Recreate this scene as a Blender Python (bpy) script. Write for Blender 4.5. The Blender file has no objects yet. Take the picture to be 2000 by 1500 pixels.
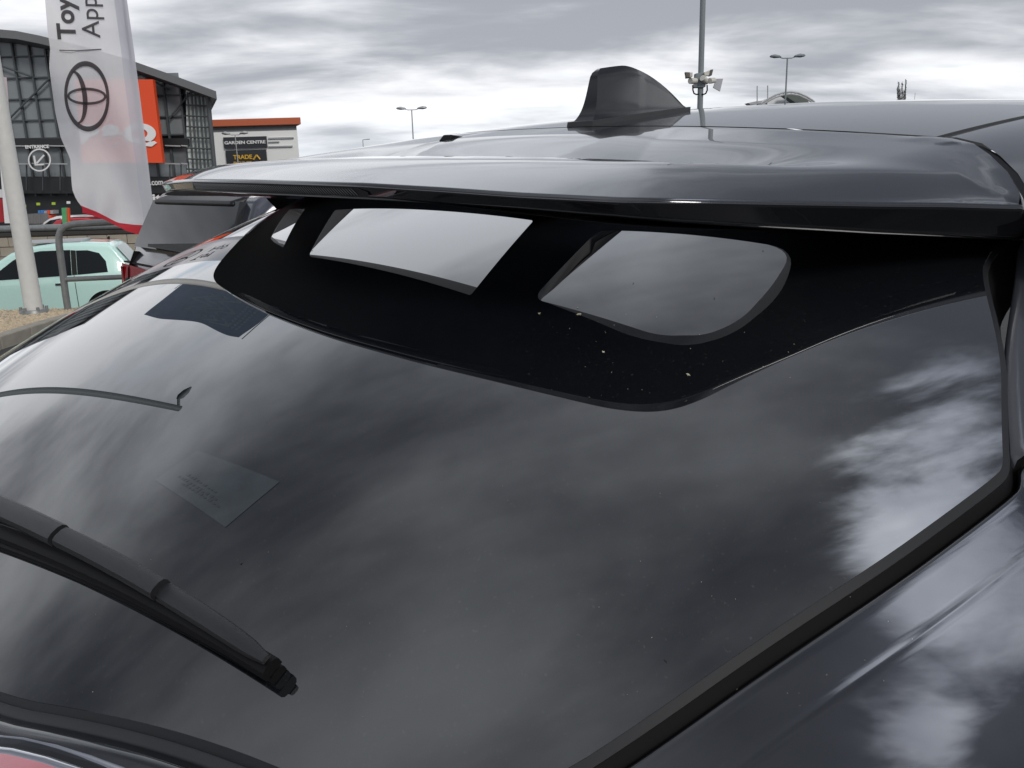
import bpy, bmesh, math, random
import numpy as np
from mathutils import Vector, Matrix
from mathutils.geometry import delaunay_2d_cdt
random.seed(7); np.random.seed(7)
SC = bpy.context.scene
COL = SC.collection
R_ = math.radians
# ------------------------------------------------------------------ camera
CAMZ = 1.43
PITCH, ROLL, FPX = 14.2, -1.6, 1640.0          # lens in pixels of a 2000 px wide frame
cam = bpy.data.cameras.new('camera'); camo = bpy.data.objects.new('camera', cam); COL.objects.link(camo)
cam.sensor_width = 36.0; cam.lens = FPX / 2000 * 36.0; cam.clip_start = 0.02; cam.clip_end = 5000
CM = (Matrix.Rotation(R_(90 - PITCH), 4, 'X') @ Matrix.Rotation(R_(ROLL), 4, 'Z'))
camo.matrix_world = Matrix.Translation((0, 0, CAMZ)) @ CM
SC.camera = camo
# ------------------------------------------------------------------ light
SUN_AZ, SUN_EL = 150.0, 36.0                    # lamp placed behind the camera, off the bright break, so its disc isn't mirrored
GLOW_AZ, GLOW_EL = 70.0, 63.0                   # a bright break in the cloud, seen mirrored in the car
w = bpy.data.worlds.new('World'); SC.world = w; w.use_nodes = True
nt = w.node_tree; nt.nodes.clear()
def N(t, **k):
    n = nt.nodes.new(t)
    for a, b in k.items(): setattr(n, a, b)
    return n
def L(a, b): nt.links.new(a, b)
def mth(op, a, b=None, c=None, clamp=False):
    n = N('ShaderNodeMath', operation=op); n.use_clamp = clamp
    for i, v in enumerate((a, b, c)):
        if v is None: continue
        if isinstance(v, (int, float)): n.inputs[i].default_value = v
        else: L(v, n.inputs[i])
    return n.outputs[0]
def sstep(x, a, b):
    n = N('ShaderNodeMapRange', interpolation_type='SMOOTHSTEP'); L(x, n.inputs[0])
    n.inputs[1].default_value = a; n.inputs[2].default_value = b
    n.inputs[3].default_value = 0; n.inputs[4].default_value = 1
    return n.outputs[0]
def mixc(f, a, b):
    n = N('ShaderNodeMix', data_type='RGBA')
    if isinstance(f, (int, float)): n.inputs[0].default_value = f
    else: L(f, n.inputs[0])
    for i, v in ((6, a), (7, b)):
        if isinstance(v, tuple): n.inputs[i].default_value = (*v, 1)
        else: L(v, n.inputs[i])
    return n.outputs[2]
tc = N('ShaderNodeTexCoord'); sep = N('ShaderNodeSeparateXYZ'); L(tc.outputs['Generated'], sep.inputs[0])
X, Y, Z = sep.outputs
zz = mth('ADD', mth('MAXIMUM', Z, 0.0), 0.17)
u = mth('DIVIDE', X, zz); v = mth('DIVIDE', Y, zz)
def noise(sx, sy, ox, oy, detail, rough, dist=0.0, seed=0.0):
    cb = N('ShaderNodeCombineXYZ')
    L(mth('MULTIPLY_ADD', u, sx, ox), cb.inputs[0]); L(mth('MULTIPLY_ADD', v, sy, oy), cb.inputs[1]); cb.inputs[2].default_value = seed
    n = N('ShaderNodeTexNoise', noise_dimensions='3D'); n.inputs['Scale'].default_value = 1.0
    n.inputs['Detail'].default_value = detail; n.inputs['Roughness'].default_value = rough; n.inputs['Distortion'].default_value = dist
    L(cb.outputs[0], n.inputs['Vector']); return n.outputs['Fac']
n1 = noise(0.55, 0.95, 3.1, 1.7, 6, 0.52, 0.3)
n2 = noise(1.25, 2.0, 7.7, 2.2, 5, 0.52, 0.35, 3.0)
n3 = noise(0.16, 0.22, 1.3, 9.1, 3, 0.5, 0.0, 8.0)
GLOWD = tuple(f for f in (math.sin(R_(GLOW_AZ)) * math.cos(R_(GLOW_EL)), math.cos(R_(GLOW_AZ)) * math.cos(R_(GLOW_EL)), math.sin(R_(GLOW_EL))))
SUND = (math.sin(R_(SUN_AZ)) * math.cos(R_(SUN_EL)), math.cos(R_(SUN_AZ)) * math.cos(R_(SUN_EL)), math.sin(R_(SUN_EL)))
dp = N('ShaderNodeVectorMath', operation='DOT_PRODUCT'); L(tc.outputs['Generated'], dp.inputs[0]); dp.inputs[1].default_value = GLOWD
sd = dp.outputs['Value']
tint0 = sstep(Z, 0.3, 0.7)
dens = mth('ADD', mth('MULTIPLY', n1, 0.60), mth('ADD', mth('MULTIPLY', n2, 0.34), mth('MULTIPLY', n3, 0.30)))
up = sstep(Z, 0.02, 0.36)
dens = mth('ADD', dens, mth('MULTIPLY', mth('SUBTRACT', up, 0.5), 0.04))
dens = mth('ADD', dens, mth('MULTIPLY', mth('MULTIPLY', sstep(X, -0.15, 0.55), sstep(Y, 0.3, 0.8)), mth('MULTIPLY', sstep(Z, 0.08, 0.18), 0.06)))
def lobe(az, el, pw):
    d_ = (math.sin(R_(az)) * math.cos(R_(el)), math.cos(R_(az)) * math.cos(R_(el)), math.sin(R_(el)))
    q = N('ShaderNodeVectorMath', operation='DOT_PRODUCT'); L(tc.outputs['Generated'], q.inputs[0]); q.inputs[1].default_value = d_
    return mth('POWER', mth('MAXIMUM', q.outputs['Value'], 0.0), pw)
dens = mth('SUBTRACT', dens, mth('MULTIPLY', lobe(-20, 40, 9.0), 0.085))
dens = mth('ADD', dens, mth('MULTIPLY', lobe(-62, 40, 16.0), 0.045))
dark = sstep(mth('ADD', dens, mth('MULTIPLY', tint0, 0.02)), 0.525, 0.725)
tint = sstep(Z, 0.10, 0.5)
col = mixc(dark, mixc(tint, (0.93, 0.94, 0.97), (0.74, 0.775, 0.83)), mixc(tint, (0.35, 0.37, 0.41), (0.145, 0.158, 0.190)))
zen = mth('ADD', 1.0, mth('MULTIPLY', sstep(Z, 0.25, 0.75), 0.05))
zen = mth('SUBTRACT', zen, mth('MULTIPLY', lobe(-64, 40, 16.0), 0.30))
zen = mth('ADD', zen, mth('MULTIPLY', lobe(-6, 40, 10.0), 0.35))
zen = mth('ADD', zen, mth('MULTIPLY', lobe(48, 57, 30.0), 0.5))
n4 = noise(0.9, 1.7, 2.2, 4.1, 5, 0.55, 0.2, 5.0)
blue = mth('MULTIPLY', sstep(n4, 0.54, 0.68), sstep(mth('SUBTRACT', 0.62, dens), 0.0, 0.12))
sky = N('ShaderNodeTexSky', sky_type='NISHITA'); sky.sun_disc = False
sky.sun_elevation = R_(SUN_EL); sky.sun_rotation = R_(SUN_AZ); sky.altitude = 80; sky.air_density = 1.2; sky.dust_density = 2.0
skc = N('ShaderNodeVectorMath', operation='SCALE'); L(sky.outputs[0], skc.inputs[0]); skc.inputs['Scale'].default_value = 0.10
sk1 = mixc(0.45, skc.outputs[0], (0.80, 0.86, 0.93))
col = mixc(blue, col, sk1)
# haze band that whitens the sky down at the horizon
hz = sstep(Z, 0.10, -0.02)
col = mixc(mth('MULTIPLY', hz, 0.55), col, (0.80, 0.86, 0.92))
# light through the thin cloud at the bright break, apart from the sun lamp
glow = mth('MAXIMUM', mth('POWER', mth('MAXIMUM', sd, 0.0), 90.0), mth('MAXIMUM', lobe(86, 66.5, 110.0), lobe(110, 71.5, 200.0)))
n5n = N('ShaderNodeTexNoise', noise_dimensions='3D'); n5n.inputs['Scale'].default_value = 5.0; n5n.inputs['Detail'].default_value = 5; n5n.inputs['Roughness'].default_value = 0.58; n5n.inputs['Distortion'].default_value = 0.25
n5m = N('ShaderNodeMapping'); n5m.inputs['Rotation'].default_value = (0.0, 0.5, 0.9); n5m.inputs['Scale'].default_value = (0.55, 1.7, 0.9); L(tc.outputs['Generated'], n5m.inputs['Vector']); L(n5m.outputs[0], n5n.inputs['Vector']); n5 = n5n.outputs['Fac']
thin = mth('SUBTRACT', 1.25, mth('MULTIPLY', dark, 1.0))
rag = sstep(mth('ADD', glow, mth('MULTIPLY', mth('SUBTRACT', n5, 0.5), 3.4)), 0.10, 1.10)
gain = mth('ADD', zen, mth('MULTIPLY', mth('MULTIPLY', mth('MULTIPLY', rag, sstep(glow, 0.03, 0.35)), 12.0), mth('MAXIMUM', thin, 0.75)))
fin = N('ShaderNodeVectorMath', operation='SCALE'); L(col, fin.inputs[0]); L(gain, fin.inputs['Scale'])
bg = N('ShaderNodeBackground'); L(fin.outputs[0], bg.inputs['Color']); bg.inputs['Strength'].default_value = 1.0
out = N('ShaderNodeOutputWorld'); L(bg.outputs[0], out.inputs['Surface'])
sl = bpy.data.lights.new('sun', 'SUN'); sl.energy = 1.5; sl.angle = R_(20); sl.color = (1.0, 0.96, 0.9)
so = bpy.data.objects.new('sun', sl); COL.objects.link(so)
so.rotation_euler = Vector(SUND).to_track_quat('Z', 'Y').to_euler()
SC.view_settings.view_transform = 'Standard'; SC.view_settings.look = 'None'; SC.view_settings.gamma = 1
SC.view_settings.exposure = 0.18; SC.view_settings.use_curve_mapping = False

# ------------------------------------------------------------------ helpers
def mat(name, base, rough=0.5, metal=0.0, coat=0.0, ior=1.5, var=0.0, vscale=20.0, bump=0.0, bscale=80.0, emis=None, alpha=1.0, spec=0.5, coat_rough=0.02):
    m = bpy.data.materials.new(name); m.use_nodes = True; t = m.node_tree; b = t.nodes['Principled BSDF']
    b.inputs['Base Color'].default_value = (*base, 1); b.inputs['Roughness'].default_value = rough
    b.inputs['Metallic'].default_value = metal; b.inputs['Coat Weight'].default_value = coat; b.inputs['Coat Roughness'].default_value = coat_rough
    b.inputs['IOR'].default_value = ior; b.inputs['Alpha'].default_value = alpha; b.inputs['Specular IOR Level'].default_value = spec
    if var > 0 or bump > 0:
        c = t.nodes.new('ShaderNodeTexCoord')
        n = t.nodes.new('ShaderNodeTexNoise'); n.inputs['Scale'].default_value = vscale; n.inputs['Detail'].default_value = 6
        t.links.new(c.outputs['Object'], n.inputs['Vector'])
        if var > 0:
            mx = t.nodes.new('ShaderNodeMix'); mx.data_type = 'RGBA'; t.links.new(n.outputs['Fac'], mx.inputs[0])
            mx.inputs[6].default_value = (*[max(0, q * (1 - var)) for q in base], 1); mx.inputs[7].default_value = (*[min(1, q * (1 + var)) for q in base], 1)
            t.links.new(mx.outputs[2], b.inputs['Base Color'])
        if bump > 0:
            n2_ = t.nodes.new('ShaderNodeTexNoise'); n2_.inputs['Scale'].default_value = bscale; n2_.inputs['Detail'].default_value = 4
            t.links.new(c.outputs['Object'], n2_.inputs['Vector'])
            bp = t.nodes.new('ShaderNodeBump'); bp.inputs['Strength'].default_value = bump; bp.inputs['Distance'].default_value = 0.01
            t.links.new(n2_.outputs['Fac'], bp.inputs['Height']); t.links.new(bp.outputs[0], b.inputs['Normal'])
    return m
M = {}
M['paint'] = mat('dark_grey_metallic_paint', (0.026, 0.028, 0.034), 0.26, 0.88, 1.0, var=0.10, vscale=900, coat_rough=0.01)
M['paint'].node_tree.nodes['Principled BSDF'].inputs['Coat IOR'].default_value = 1.7
M['paint2'] = mat('blue_grey_metallic_paint', (0.045, 0.050, 0.068), 0.28, 0.5, 1.0, var=0.08, vscale=600)
M['glass'] = mat('tinted_rear_glass', (0.006, 0.007, 0.009), 0.004, 0, 1.0, ior=1.70, coat_rough=0.0)
def dust(m, amt=0.035):
    t = m.node_tree; b = t.nodes['Principled BSDF']; c = t.nodes.new('ShaderNodeTexCoord')
    n = t.nodes.new('ShaderNodeTexNoise'); n.inputs['Scale'].default_value = 420; n.inputs['Detail'].default_value = 2
    n2_ = t.nodes.new('ShaderNodeTexNoise'); n2_.inputs['Scale'].default_value = 3.2; n2_.inputs['Detail'].default_value = 7; n2_.inputs['Roughness'].default_value = 0.65
    for q in (n, n2_): t.links.new(c.outputs['Object'], q.inputs['Vector'])
    r1 = t.nodes.new('ShaderNodeMapRange'); r1.inputs[1].default_value = 0.66; r1.inputs[2].default_value = 0.80; t.links.new(n.outputs['Fac'], r1.inputs[0])
    r2 = t.nodes.new('ShaderNodeMapRange'); r2.inputs[1].default_value = 0.40; r2.inputs[2].default_value = 0.75; r2.inputs[4].default_value = 0.16; t.links.new(n2_.outputs['Fac'], r2.inputs[0])
    a = t.nodes.new('ShaderNodeMath'); a.operation = 'ADD'; a.use_clamp = True; t.links.new(r1.outputs[0], a.inputs[0]); t.links.new(r2.outputs[0], a.inputs[1])
    mx = t.nodes.new('ShaderNodeMix'); mx.data_type = 'RGBA'; t.links.new(a.outputs[0], mx.inputs[0])
    mx.inputs[6].default_value = (0.005, 0.006, 0.008, 1); mx.inputs[7].default_value = (amt, amt * 0.97, amt * 0.9, 1); t.links.new(mx.outputs[2], b.inputs['Base Color'])
dust(M['glass'])
M['glassfar'] = mat('dark_window_glass', (0.012, 0.014, 0.016), 0.03, 0, 0, ior=1.5)
M['black'] = mat('black_plastic', (0.006, 0.0065, 0.008), 0.42, spec=0.25)
M['gap'] = mat('black_seal', (0.004, 0.004, 0.005), 0.6, spec=0.2)
M['edge'] = mat('window_edge_rubber', (0.012, 0.013, 0.015), 0.5, spec=0.3)
M['rubber'] = mat('dark_rubber', (0.020, 0.021, 0.024), 0.45, var=0.15, vscale=60)
M['wiper'] = mat('wiper_plastic', (0.011, 0.012, 0.014), 0.42, var=0.2, vscale=120, bump=0.15, bscale=1500)
M['trim'] = mat('pillar_trim', (0.045, 0.046, 0.055), 0.28, 0.2, 0.3)
M['lens'] = mat('dark_lamp_lens', (0.012, 0.012, 0.014), 0.15)
M['red'] = mat('red_lamp_lens', (0.42, 0.012, 0.018), 0.10, coat=1.0)
M['pink'] = mat('pale_red_lens', (0.55, 0.20, 0.23), 0.10, coat=1.0, var=0.25, vscale=30)
M['chrome'] = mat('chrome', (0.75, 0.75, 0.78), 0.12, 1.0)
M['mint'] = mat('mint_green_paint', (0.62, 0.90, 0.82), 0.30, coat=1.0, var=0.02)
M['white'] = mat('white_paint', (0.78, 0.78, 0.79), 0.4, coat=0.5, var=0.02)
M['redpaint'] = mat('red_paint', (0.42, 0.02, 0.03), 0.3, coat=1.0)
M['tyre'] = mat('tyre_rubber', (0.012, 0.012, 0.012), 0.8)
M['post'] = mat('off_white_post', (0.62, 0.62, 0.60), 0.5, var=0.10, vscale=14)
M['galv'] = mat('galvanised_steel', (0.24, 0.25, 0.25), 0.45, 0.4, var=0.3, vscale=18)
M['grey'] = mat('grey_blue_pole', (0.19, 0.22, 0.235), 0.5, var=0.06)
M['lightgrey'] = mat('light_grey_metal', (0.42, 0.43, 0.44), 0.45, 0.2, var=0.1, vscale=8)
M['camera'] = mat('cream_camera_housing', (0.60, 0.58, 0.53), 0.45, var=0.06)
M['asphalt'] = mat('asphalt', (0.055, 0.055, 0.055), 0.9, var=0.35, vscale=120, bump=0.6, bscale=300)
M['concrete'] = mat('kerb_concrete', (0.30, 0.28, 0.24), 0.85, var=0.25, vscale=9, bump=0.3, bscale=120)
M['sand'] = mat('sandy_bed', (0.32, 0.27, 0.20), 0.95, var=0.35, vscale=40, bump=0.6, bscale=160)
M['block'] = mat('wall_block', (0.36, 0.32, 0.26), 0.9, var=0.3, vscale=5, bump=0.4, bscale=40)
M['coping'] = mat('weathered_coping', (0.19, 0.185, 0.175), 0.85, var=0.35, vscale=6)
M['shadow'] = mat('wall_shade_dark', (0.045, 0.042, 0.038), 0.9, var=0.3, vscale=4)  # dark colour standing in for shade between rail and blocks
M['pane'] = mat('store_glazing', (0.21, 0.235, 0.25), 0.16, 0, 0, ior=1.5, var=0.35, vscale=0.35)
M['panelit'] = mat('store_tower_glazing', (0.60, 0.67, 0.65), 0.15, var=0.4, vscale=0.6)  # pale colour stands in for bright sky seen through the corner glass
M['mull'] = mat('store_mullion', (0.075, 0.085, 0.092), 0.5)
M['roofm'] = mat('store_roof', (0.17, 0.175, 0.18), 0.5, 0.3, var=0.1, vscale=0.5)
M['black2'] = mat('store_black_cladding', (0.018, 0.021, 0.024), 0.45, var=0.4, vscale=0.7)
M['orange'] = mat('orange_sign', (0.80, 0.085, 0.022), 0.5, var=0.03)
M['trimor'] = mat('orange_trim', (0.52, 0.13, 0.06), 0.5)
M['cladw'] = mat('white_cladding', (0.86, 0.87, 0.86), 0.55, var=0.05, vscale=0.4)
M['cladg'] = mat('grey_cladding', (0.19, 0.20, 0.215), 0.5, var=0.05)
M['sign'] = mat('charcoal_sign', (0.035, 0.040, 0.046), 0.5)
M['letter'] = mat('white_lettering', (0.80, 0.80, 0.80), 0.5)
M['yellow'] = mat('yellow_lettering', (0.70, 0.42, 0.05), 0.5)
M['print'] = mat('dark_flag_print', (0.030, 0.026, 0.028), 0.7)
M['leaf'] = mat('poplar_leaf', (0.045, 0.055, 0.035), 0.8, var=0.4, vscale=2)
M['bark'] = mat('bark', (0.06, 0.05, 0.04), 0.9)
M['stad'] = mat('stadium_steel', (0.40, 0.41, 0.42), 0.6)
M['stadg'] = mat('stadium_stand', (0.13, 0.15, 0.14), 0.7, var=0.3, vscale=0.1)
M['debris'] = mat('dry_seed', (0.55, 0.50, 0.36), 0.8)
M['debrisd'] = mat('dark_speck', (0.03, 0.03, 0.025), 0.8)
M['lime'] = mat('lime_label', (0.45, 0.60, 0.05), 0.6)
M['bluebox'] = mat('blue_pack', (0.06, 0.22, 0.55), 0.5)
M['green'] = mat('green_board', (0.10, 0.38, 0.16), 0.5, var=0.3, vscale=3)
M['mesh'] = mat('wire_grey', (0.22, 0.22, 0.22), 0.5, var=0.3, vscale=10)

def cloth(name, base, var, transp, scale=6.0, base2=None):
    m = bpy.data.materials.new(name); m.use_nodes = True; t = m.node_tree; t.nodes.clear()
    o = t.nodes.new('ShaderNodeOutputMaterial'); d = t.nodes.new('ShaderNodeBsdfDiffuse'); tl = t.nodes.new('ShaderNodeBsdfTranslucent')
    tr = t.nodes.new('ShaderNodeBsdfTransparent'); m1 = t.nodes.new('ShaderNodeMixShader'); m2 = t.nodes.new('ShaderNodeMixShader')
    c = t.nodes.new('ShaderNodeTexCoord'); n = t.nodes.new('ShaderNodeTexNoise'); n.inputs['Scale'].default_value = scale; n.inputs['Detail'].default_value = 3
    mx = t.nodes.new('ShaderNodeMix'); mx.data_type = 'RGBA'
    t.links.new(c.outputs['Object'], n.inputs['Vector']); t.links.new(n.outputs['Fac'], mx.inputs[0])
    b2 = base2 or base
    mx.inputs[6].default_value = (*[q * (1 - var) for q in base], 1); mx.inputs[7].default_value = (*[min(1, q * (1 + var)) for q in b2], 1)
    t.links.new(mx.outputs[2], d.inputs[0]); t.links.new(mx.outputs[2], tl.inputs[0])
    m1.inputs[0].default_value = 0.45; t.links.new(d.outputs[0], m1.inputs[1]); t.links.new(tl.outputs[0], m1.inputs[2])
    m2.inputs[0].default_value = transp; t.links.new(m1.outputs[0], m2.inputs[1]); t.links.new(tr.outputs[0], m2.inputs[2])
    t.links.new(m2.outputs[0], o.inputs[0]); return m
M['flag'] = cloth('thin_white_flag_cloth', (0.88, 0.87, 0.90), 0.04, 0.17)
M['print'] = cloth('dark_flag_print_cloth', (0.075, 0.065, 0.07), 0.1, 0.10)
M['flagsleeve'] = cloth('white_flag_sleeve', (0.70, 0.70, 0.76), 0.05, 0.08)
M['flagred'] = cloth('red_flag_cloth', (0.62, 0.05, 0.07), 0.08, 0.05)
M['flagblue'] = cloth('blue_flag_cloth', (0.065, 0.10, 0.16), 0.25, 0.05)
M['flaglight'] = cloth('pale_flag_print', (0.22, 0.28, 0.33), 0.1, 0.05)

def link(o, parent=None):
    COL.objects.link(o)
    if parent is not None: o.parent = parent
    return o
def obj(name, me, m=None, parent=None, smooth=False):
    o = bpy.data.objects.new(name, me)
    if m is not None and len(me.materials) == 0: me.materials.append(m)
    if smooth:
        me.polygons.foreach_set('use_smooth', [True] * len(me.polygons)); me.update()
    return link(o, parent)
def meshd(name, vs, fs):
    me = bpy.data.meshes.new(name); me.from_pydata([tuple(map(float, q)) for q in vs], [], fs); me.update(); return me
def thing(name, label=None, cat=None, loc=(0, 0, 0), group=None):
    o = bpy.data.objects.new(name, None); o.empty_display_size = 0.2; COL.objects.link(o); o.location = loc
    return tag(o, label, cat, group)
def tag(o, label, cat, group=None, kind=None):
    if label: o['label'] = label
    if cat: o['category'] = cat
    if group: o['group'] = group
    if kind: o['kind'] = kind
    return o
class MB:
    def __init__(s): s.v = []; s.f = []
    def add(s, vs, fs):
        n = len(s.v); s.v += [tuple(map(float, q)) for q in vs]; s.f += [tuple(i + n for i in f) for f in fs]; return s
    def box(s, lo, hi):
        (a, b, c), (d, e, f) = lo, hi
        return s.add([(a, b, c), (d, b, c), (d, e, c), (a, e, c), (a, b, f), (d, b, f), (d, e, f), (a, e, f)],
                     [(0, 3, 2, 1), (4, 5, 6, 7), (0, 1, 5, 4), (1, 2, 6, 5), (2, 3, 7, 6), (3, 0, 4, 7)])
    def hull8(s, p):   # 4 lower + 4 upper points
        return s.add(p, [(0, 3, 2, 1), (4, 5, 6, 7), (0, 1, 5, 4), (1, 2, 6, 5), (2, 3, 7, 6), (3, 0, 4, 7)])
    def tube(s, pts, r, n=10, caps=True):
        pts = [Vector(p) for p in pts]; rs = r if isinstance(r, (list, tuple)) else [r] * len(pts); vs = []; up = None
        for i, p in enumerate(pts):
            t = (pts[min(i + 1, len(pts) - 1)] - pts[max(i - 1, 0)]).normalized()
            if up is None: up = Vector((0, 0, 1)) if abs(t.z) < 0.9 else Vector((1, 0, 0))
            a = t.cross(up).normalized(); b = a.cross(t).normalized(); up = b
            for k in range(n):
                an = 2 * math.pi * k / n; vs.append(p + rs[i] * (math.cos(an) * a + math.sin(an) * b))
        fs = [(i * n + k, i * n + (k + 1) % n, (i + 1) * n + (k + 1) % n, (i + 1) * n + k) for i in range(len(pts) - 1) for k in range(n)]
        if caps: fs += [tuple(range(n))[::-1], tuple((len(pts) - 1) * n + k for k in range(n))]
        return s.add(vs, fs)
    def build(s, name, m, parent=None, smooth=False):
        me = meshd(name, s.v, s.f); o = obj(name, me, m, parent, False)
        if smooth: shade(o)
        return o
def shade(o, ang=40):
    me = o.data; bm = bmesh.new(); bm.from_mesh(me)
    for f in bm.faces: f.smooth = True
    for e in bm.edges:
        if len(e.link_faces) == 2 and e.calc_face_angle(0) > R_(ang): e.smooth = False
    bm.to_mesh(me); bm.free(); return o
def bevel(o, wd, seg=2):
    md = o.modifiers.new('bevel', 'BEVEL'); md.width = wd; md.segments = seg; md.limit_method = 'ANGLE'; md.angle_limit = R_(35); return o
CMW = camo.matrix_world.copy() if False else (Matrix.Translation((0, 0, CAMZ)) @ CM)
def ray(px, py):
    return (CM.to_3x3() @ Vector(((px - 1000) / FPX, -(py - 750) / FPX, -1.0))).normalized()
def at(px, py, Yd):                      # the point at distance Yd ahead seen at that place of the photograph
    d = ray(px, py); t = Yd / d.y; return Vector((0, 0, CAMZ)) + d * t
def atz(px, py, z):
    d = ray(px, py); t = (z - CAMZ) / d.z; return Vector((0, 0, CAMZ)) + d * t
def text_mesh(s, size, bold=0.0, extrude=0.0):
    c = bpy.data.curves.new('t', 'FONT'); c.body = s; c.size = size; c.offset = bold; c.extrude = extrude; c.align_x = 'LEFT'
    o = bpy.data.objects.new('t', c); COL.objects.link(o); bpy.context.view_layer.update()
    me = bpy.data.meshes.new_from_object(o.evaluated_get(bpy.context.evaluated_depsgraph_get()))
    bpy.data.objects.remove(o); bpy.data.curves.remove(c); me.materials.clear(); return me

# ------------------------------------------------------------------ ground
def ground_z(x, y):
    z = 0.0
    def ss(a, b, t): t = min(1, max(0, (t - a) / (b - a))); return t * t * (3 - 2 * t)
    z -= 1.04 * ss(9.4, 11.0, y)
    z -= 0.60 * ss(22, 40, y)
    return z
xs = sorted(set([-3000, -1200, -500, -200, -90] + list(np.linspace(-50, 30, 41)) + [60, 200, 500, 1200, 3000]))
ys = sorted(set([-3000, -800, -200, -60] + list(np.linspace(-20, 9, 12)) + list(np.linspace(9.3, 13, 22)) + list(np.linspace(18, 60, 15)) + [100, 200, 500, 1500, 4000]))
gv = [(x, y, ground_z(x, y)) for y in ys for x in xs]; nx = len(xs)
gf = [(j * nx + i, j * nx + i + 1, (j + 1) * nx + i + 1, (j + 1) * nx + i) for j in range(len(ys) - 1) for i in range(nx - 1)]
g = obj('ground', meshd('ground', gv, gf), M['asphalt'], None, True); tag(g, None, None, kind='structure')

# ------------------------------------------------------------------ the dark car in front of the camera
# car frame: x right, y forward, z measured from lens height; origin on the centreline at the rear edge of the roof
AM = Matrix(((0.64629624, 0.76057573, 0.06185253), (-0.76283213, 0.64604797, 0.02662999), (-0.01970558, -0.06439396, 0.99772998)))
CO = Vector((0.16905674, 1.26067026, CAMZ))
KZ = 1.43
car = thing('parked_car', 'near dark grey hatchback whose tinted rear window and roof spoiler fill the view', 'car')
car.matrix_world = Matrix.Translation(CO - AM @ Vector((0, 0, KZ))) @ AM.to_4x4()
def cobj(o):                             # put a part built in the car frame under the car
    o.parent = car; o.location = (0, 0, KZ); return o
CAMC = AM.transposed() @ (Vector((0, 0, CAMZ)) - CO)
def cray(px, py): return AM.transposed() @ ray(px, py)
def con(px, py, zf, t0=0.1, t1=4.0):     # where the sight line meets a surface of the car
    d = cray(px, py); a = t0; f0 = None; n = 400; prev = t0
    for i in range(n + 1):
        t = t0 + (t1 - t0) * i / n; q = CAMC + d * t; f = q.z - zf(q.x, q.y)
        if f0 is not None and f * f0 < 0:
            lo, hi = prev, t
            for _ in range(30):
                m = (lo + hi) / 2; q = CAMC + d * m
                if (q.z - zf(q.x, q.y)) * f0 > 0: lo = m
                else: hi = m
            return CAMC + d * lo
        f0 = f; prev = t
    return None
# glass surface
GP = dict(g0=0.0522, b=0.217, c=0.28, k=0.1099, k4=0.2189)
def zG(x, y): return GP['g0'] + GP['b'] * y - GP['c'] * y * y - GP['k'] * x * x - GP['k4'] * x ** 4
# underside and trailing edge of the spoiler
def zB(x, y): return -0.0158 + 0.0549 * y - 0.0884 * x * x
EDG = [(0, -.560), (.10, -.557), (.2, -.550), (.312, -.535), (.404, -.517), (.445, -.503), (.470, -.487), (.487, -.465), (.501, -.436), (.522, -.393), (.556, -.325), (.604, -.240), (.618, -.217)]
def _smooth(tab, n=3):
    pts = [Vector(p) for p in tab]; pts = [Vector((-p.x, p.y)) for p in pts[1:4][::-1]] + pts
    for _ in range(n):
        q = [pts[0]]
        for a, b in zip(pts[:-1], pts[1:]): q += [a.lerp(b, 0.25), a.lerp(b, 0.75)]
        pts = q + [pts[-1]]
    return [p for p in pts if p.x >= -1e-6]
ES = _smooth(EDG); EXs = np.array([p.x for p in ES]); EYs = np.array([p.y for p in ES])
def eT(x): return float(np.interp(abs(x), EXs, EYs))
CRZ = ([0, .2, .30, .37, .45, .50, .55, .58, .62], [-.037, -.0375, -.0395, -.0415, -.0425, -.0412, -.0395, -.038, -.0375])
BTZ = ([0, .2, .30, .37, .45, .50, .55, .62], [-.0525, -.0525, -.0535, -.0545, -.057, -.060, -.0628, -.0645])
def zcrease(x): return float(np.interp(abs(x), *CRZ))
def zbot(x): return float(np.interp(abs(x), *BTZ))
SIDEP = [(0.484, -0.096), (0.500, -0.100), (0.525, -0.112), (0.550, -0.138), (0.575, -0.165), (0.600, -0.200), (0.612, -0.214)]
SIDEZ = [0.050 + 0.19 * (y + 0.1) - 0.08 * x * x - 0.015 * x - 2.2 * max(0, x - 0.5) ** 2 for x, y in SIDEP]
_hp = [(x, y) for x, y in zip(EXs, EYs) if x < 0.612]
HP = np.array([(-x, y) for x, y in _hp[1:40:3]][::-1] + _hp + SIDEP[::-1])
HZ = np.array([zcrease(p[0]) for p in _hp[1:40:3]][::-1] + [zcrease(p[0]) for p in _hp] + SIDEZ[::-1])
HA, HB = HP[:-1], HP[1:]; HD = HB - HA; HL = (HD ** 2).sum(1)
def edge_dist(x, y):
    px = np.array((abs(x), y)); t = np.clip(((px - HA) * HD).sum(1) / HL, 0, 1); q = HA + HD * t[:, None]; d = ((q - px) ** 2).sum(1); i = int(d.argmin())
    sg = 1.0 if HD[i][0] * (px[1] - HA[i][1]) - HD[i][1] * (px[0] - HA[i][0]) >= 0 else -1.0
    dd_ = math.sqrt(d[i]); sg = sg if dd_ < 0.008 else 1.0
    return sg * dd_, HZ[i] + (HZ[i + 1] - HZ[i]) * t[i]
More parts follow.
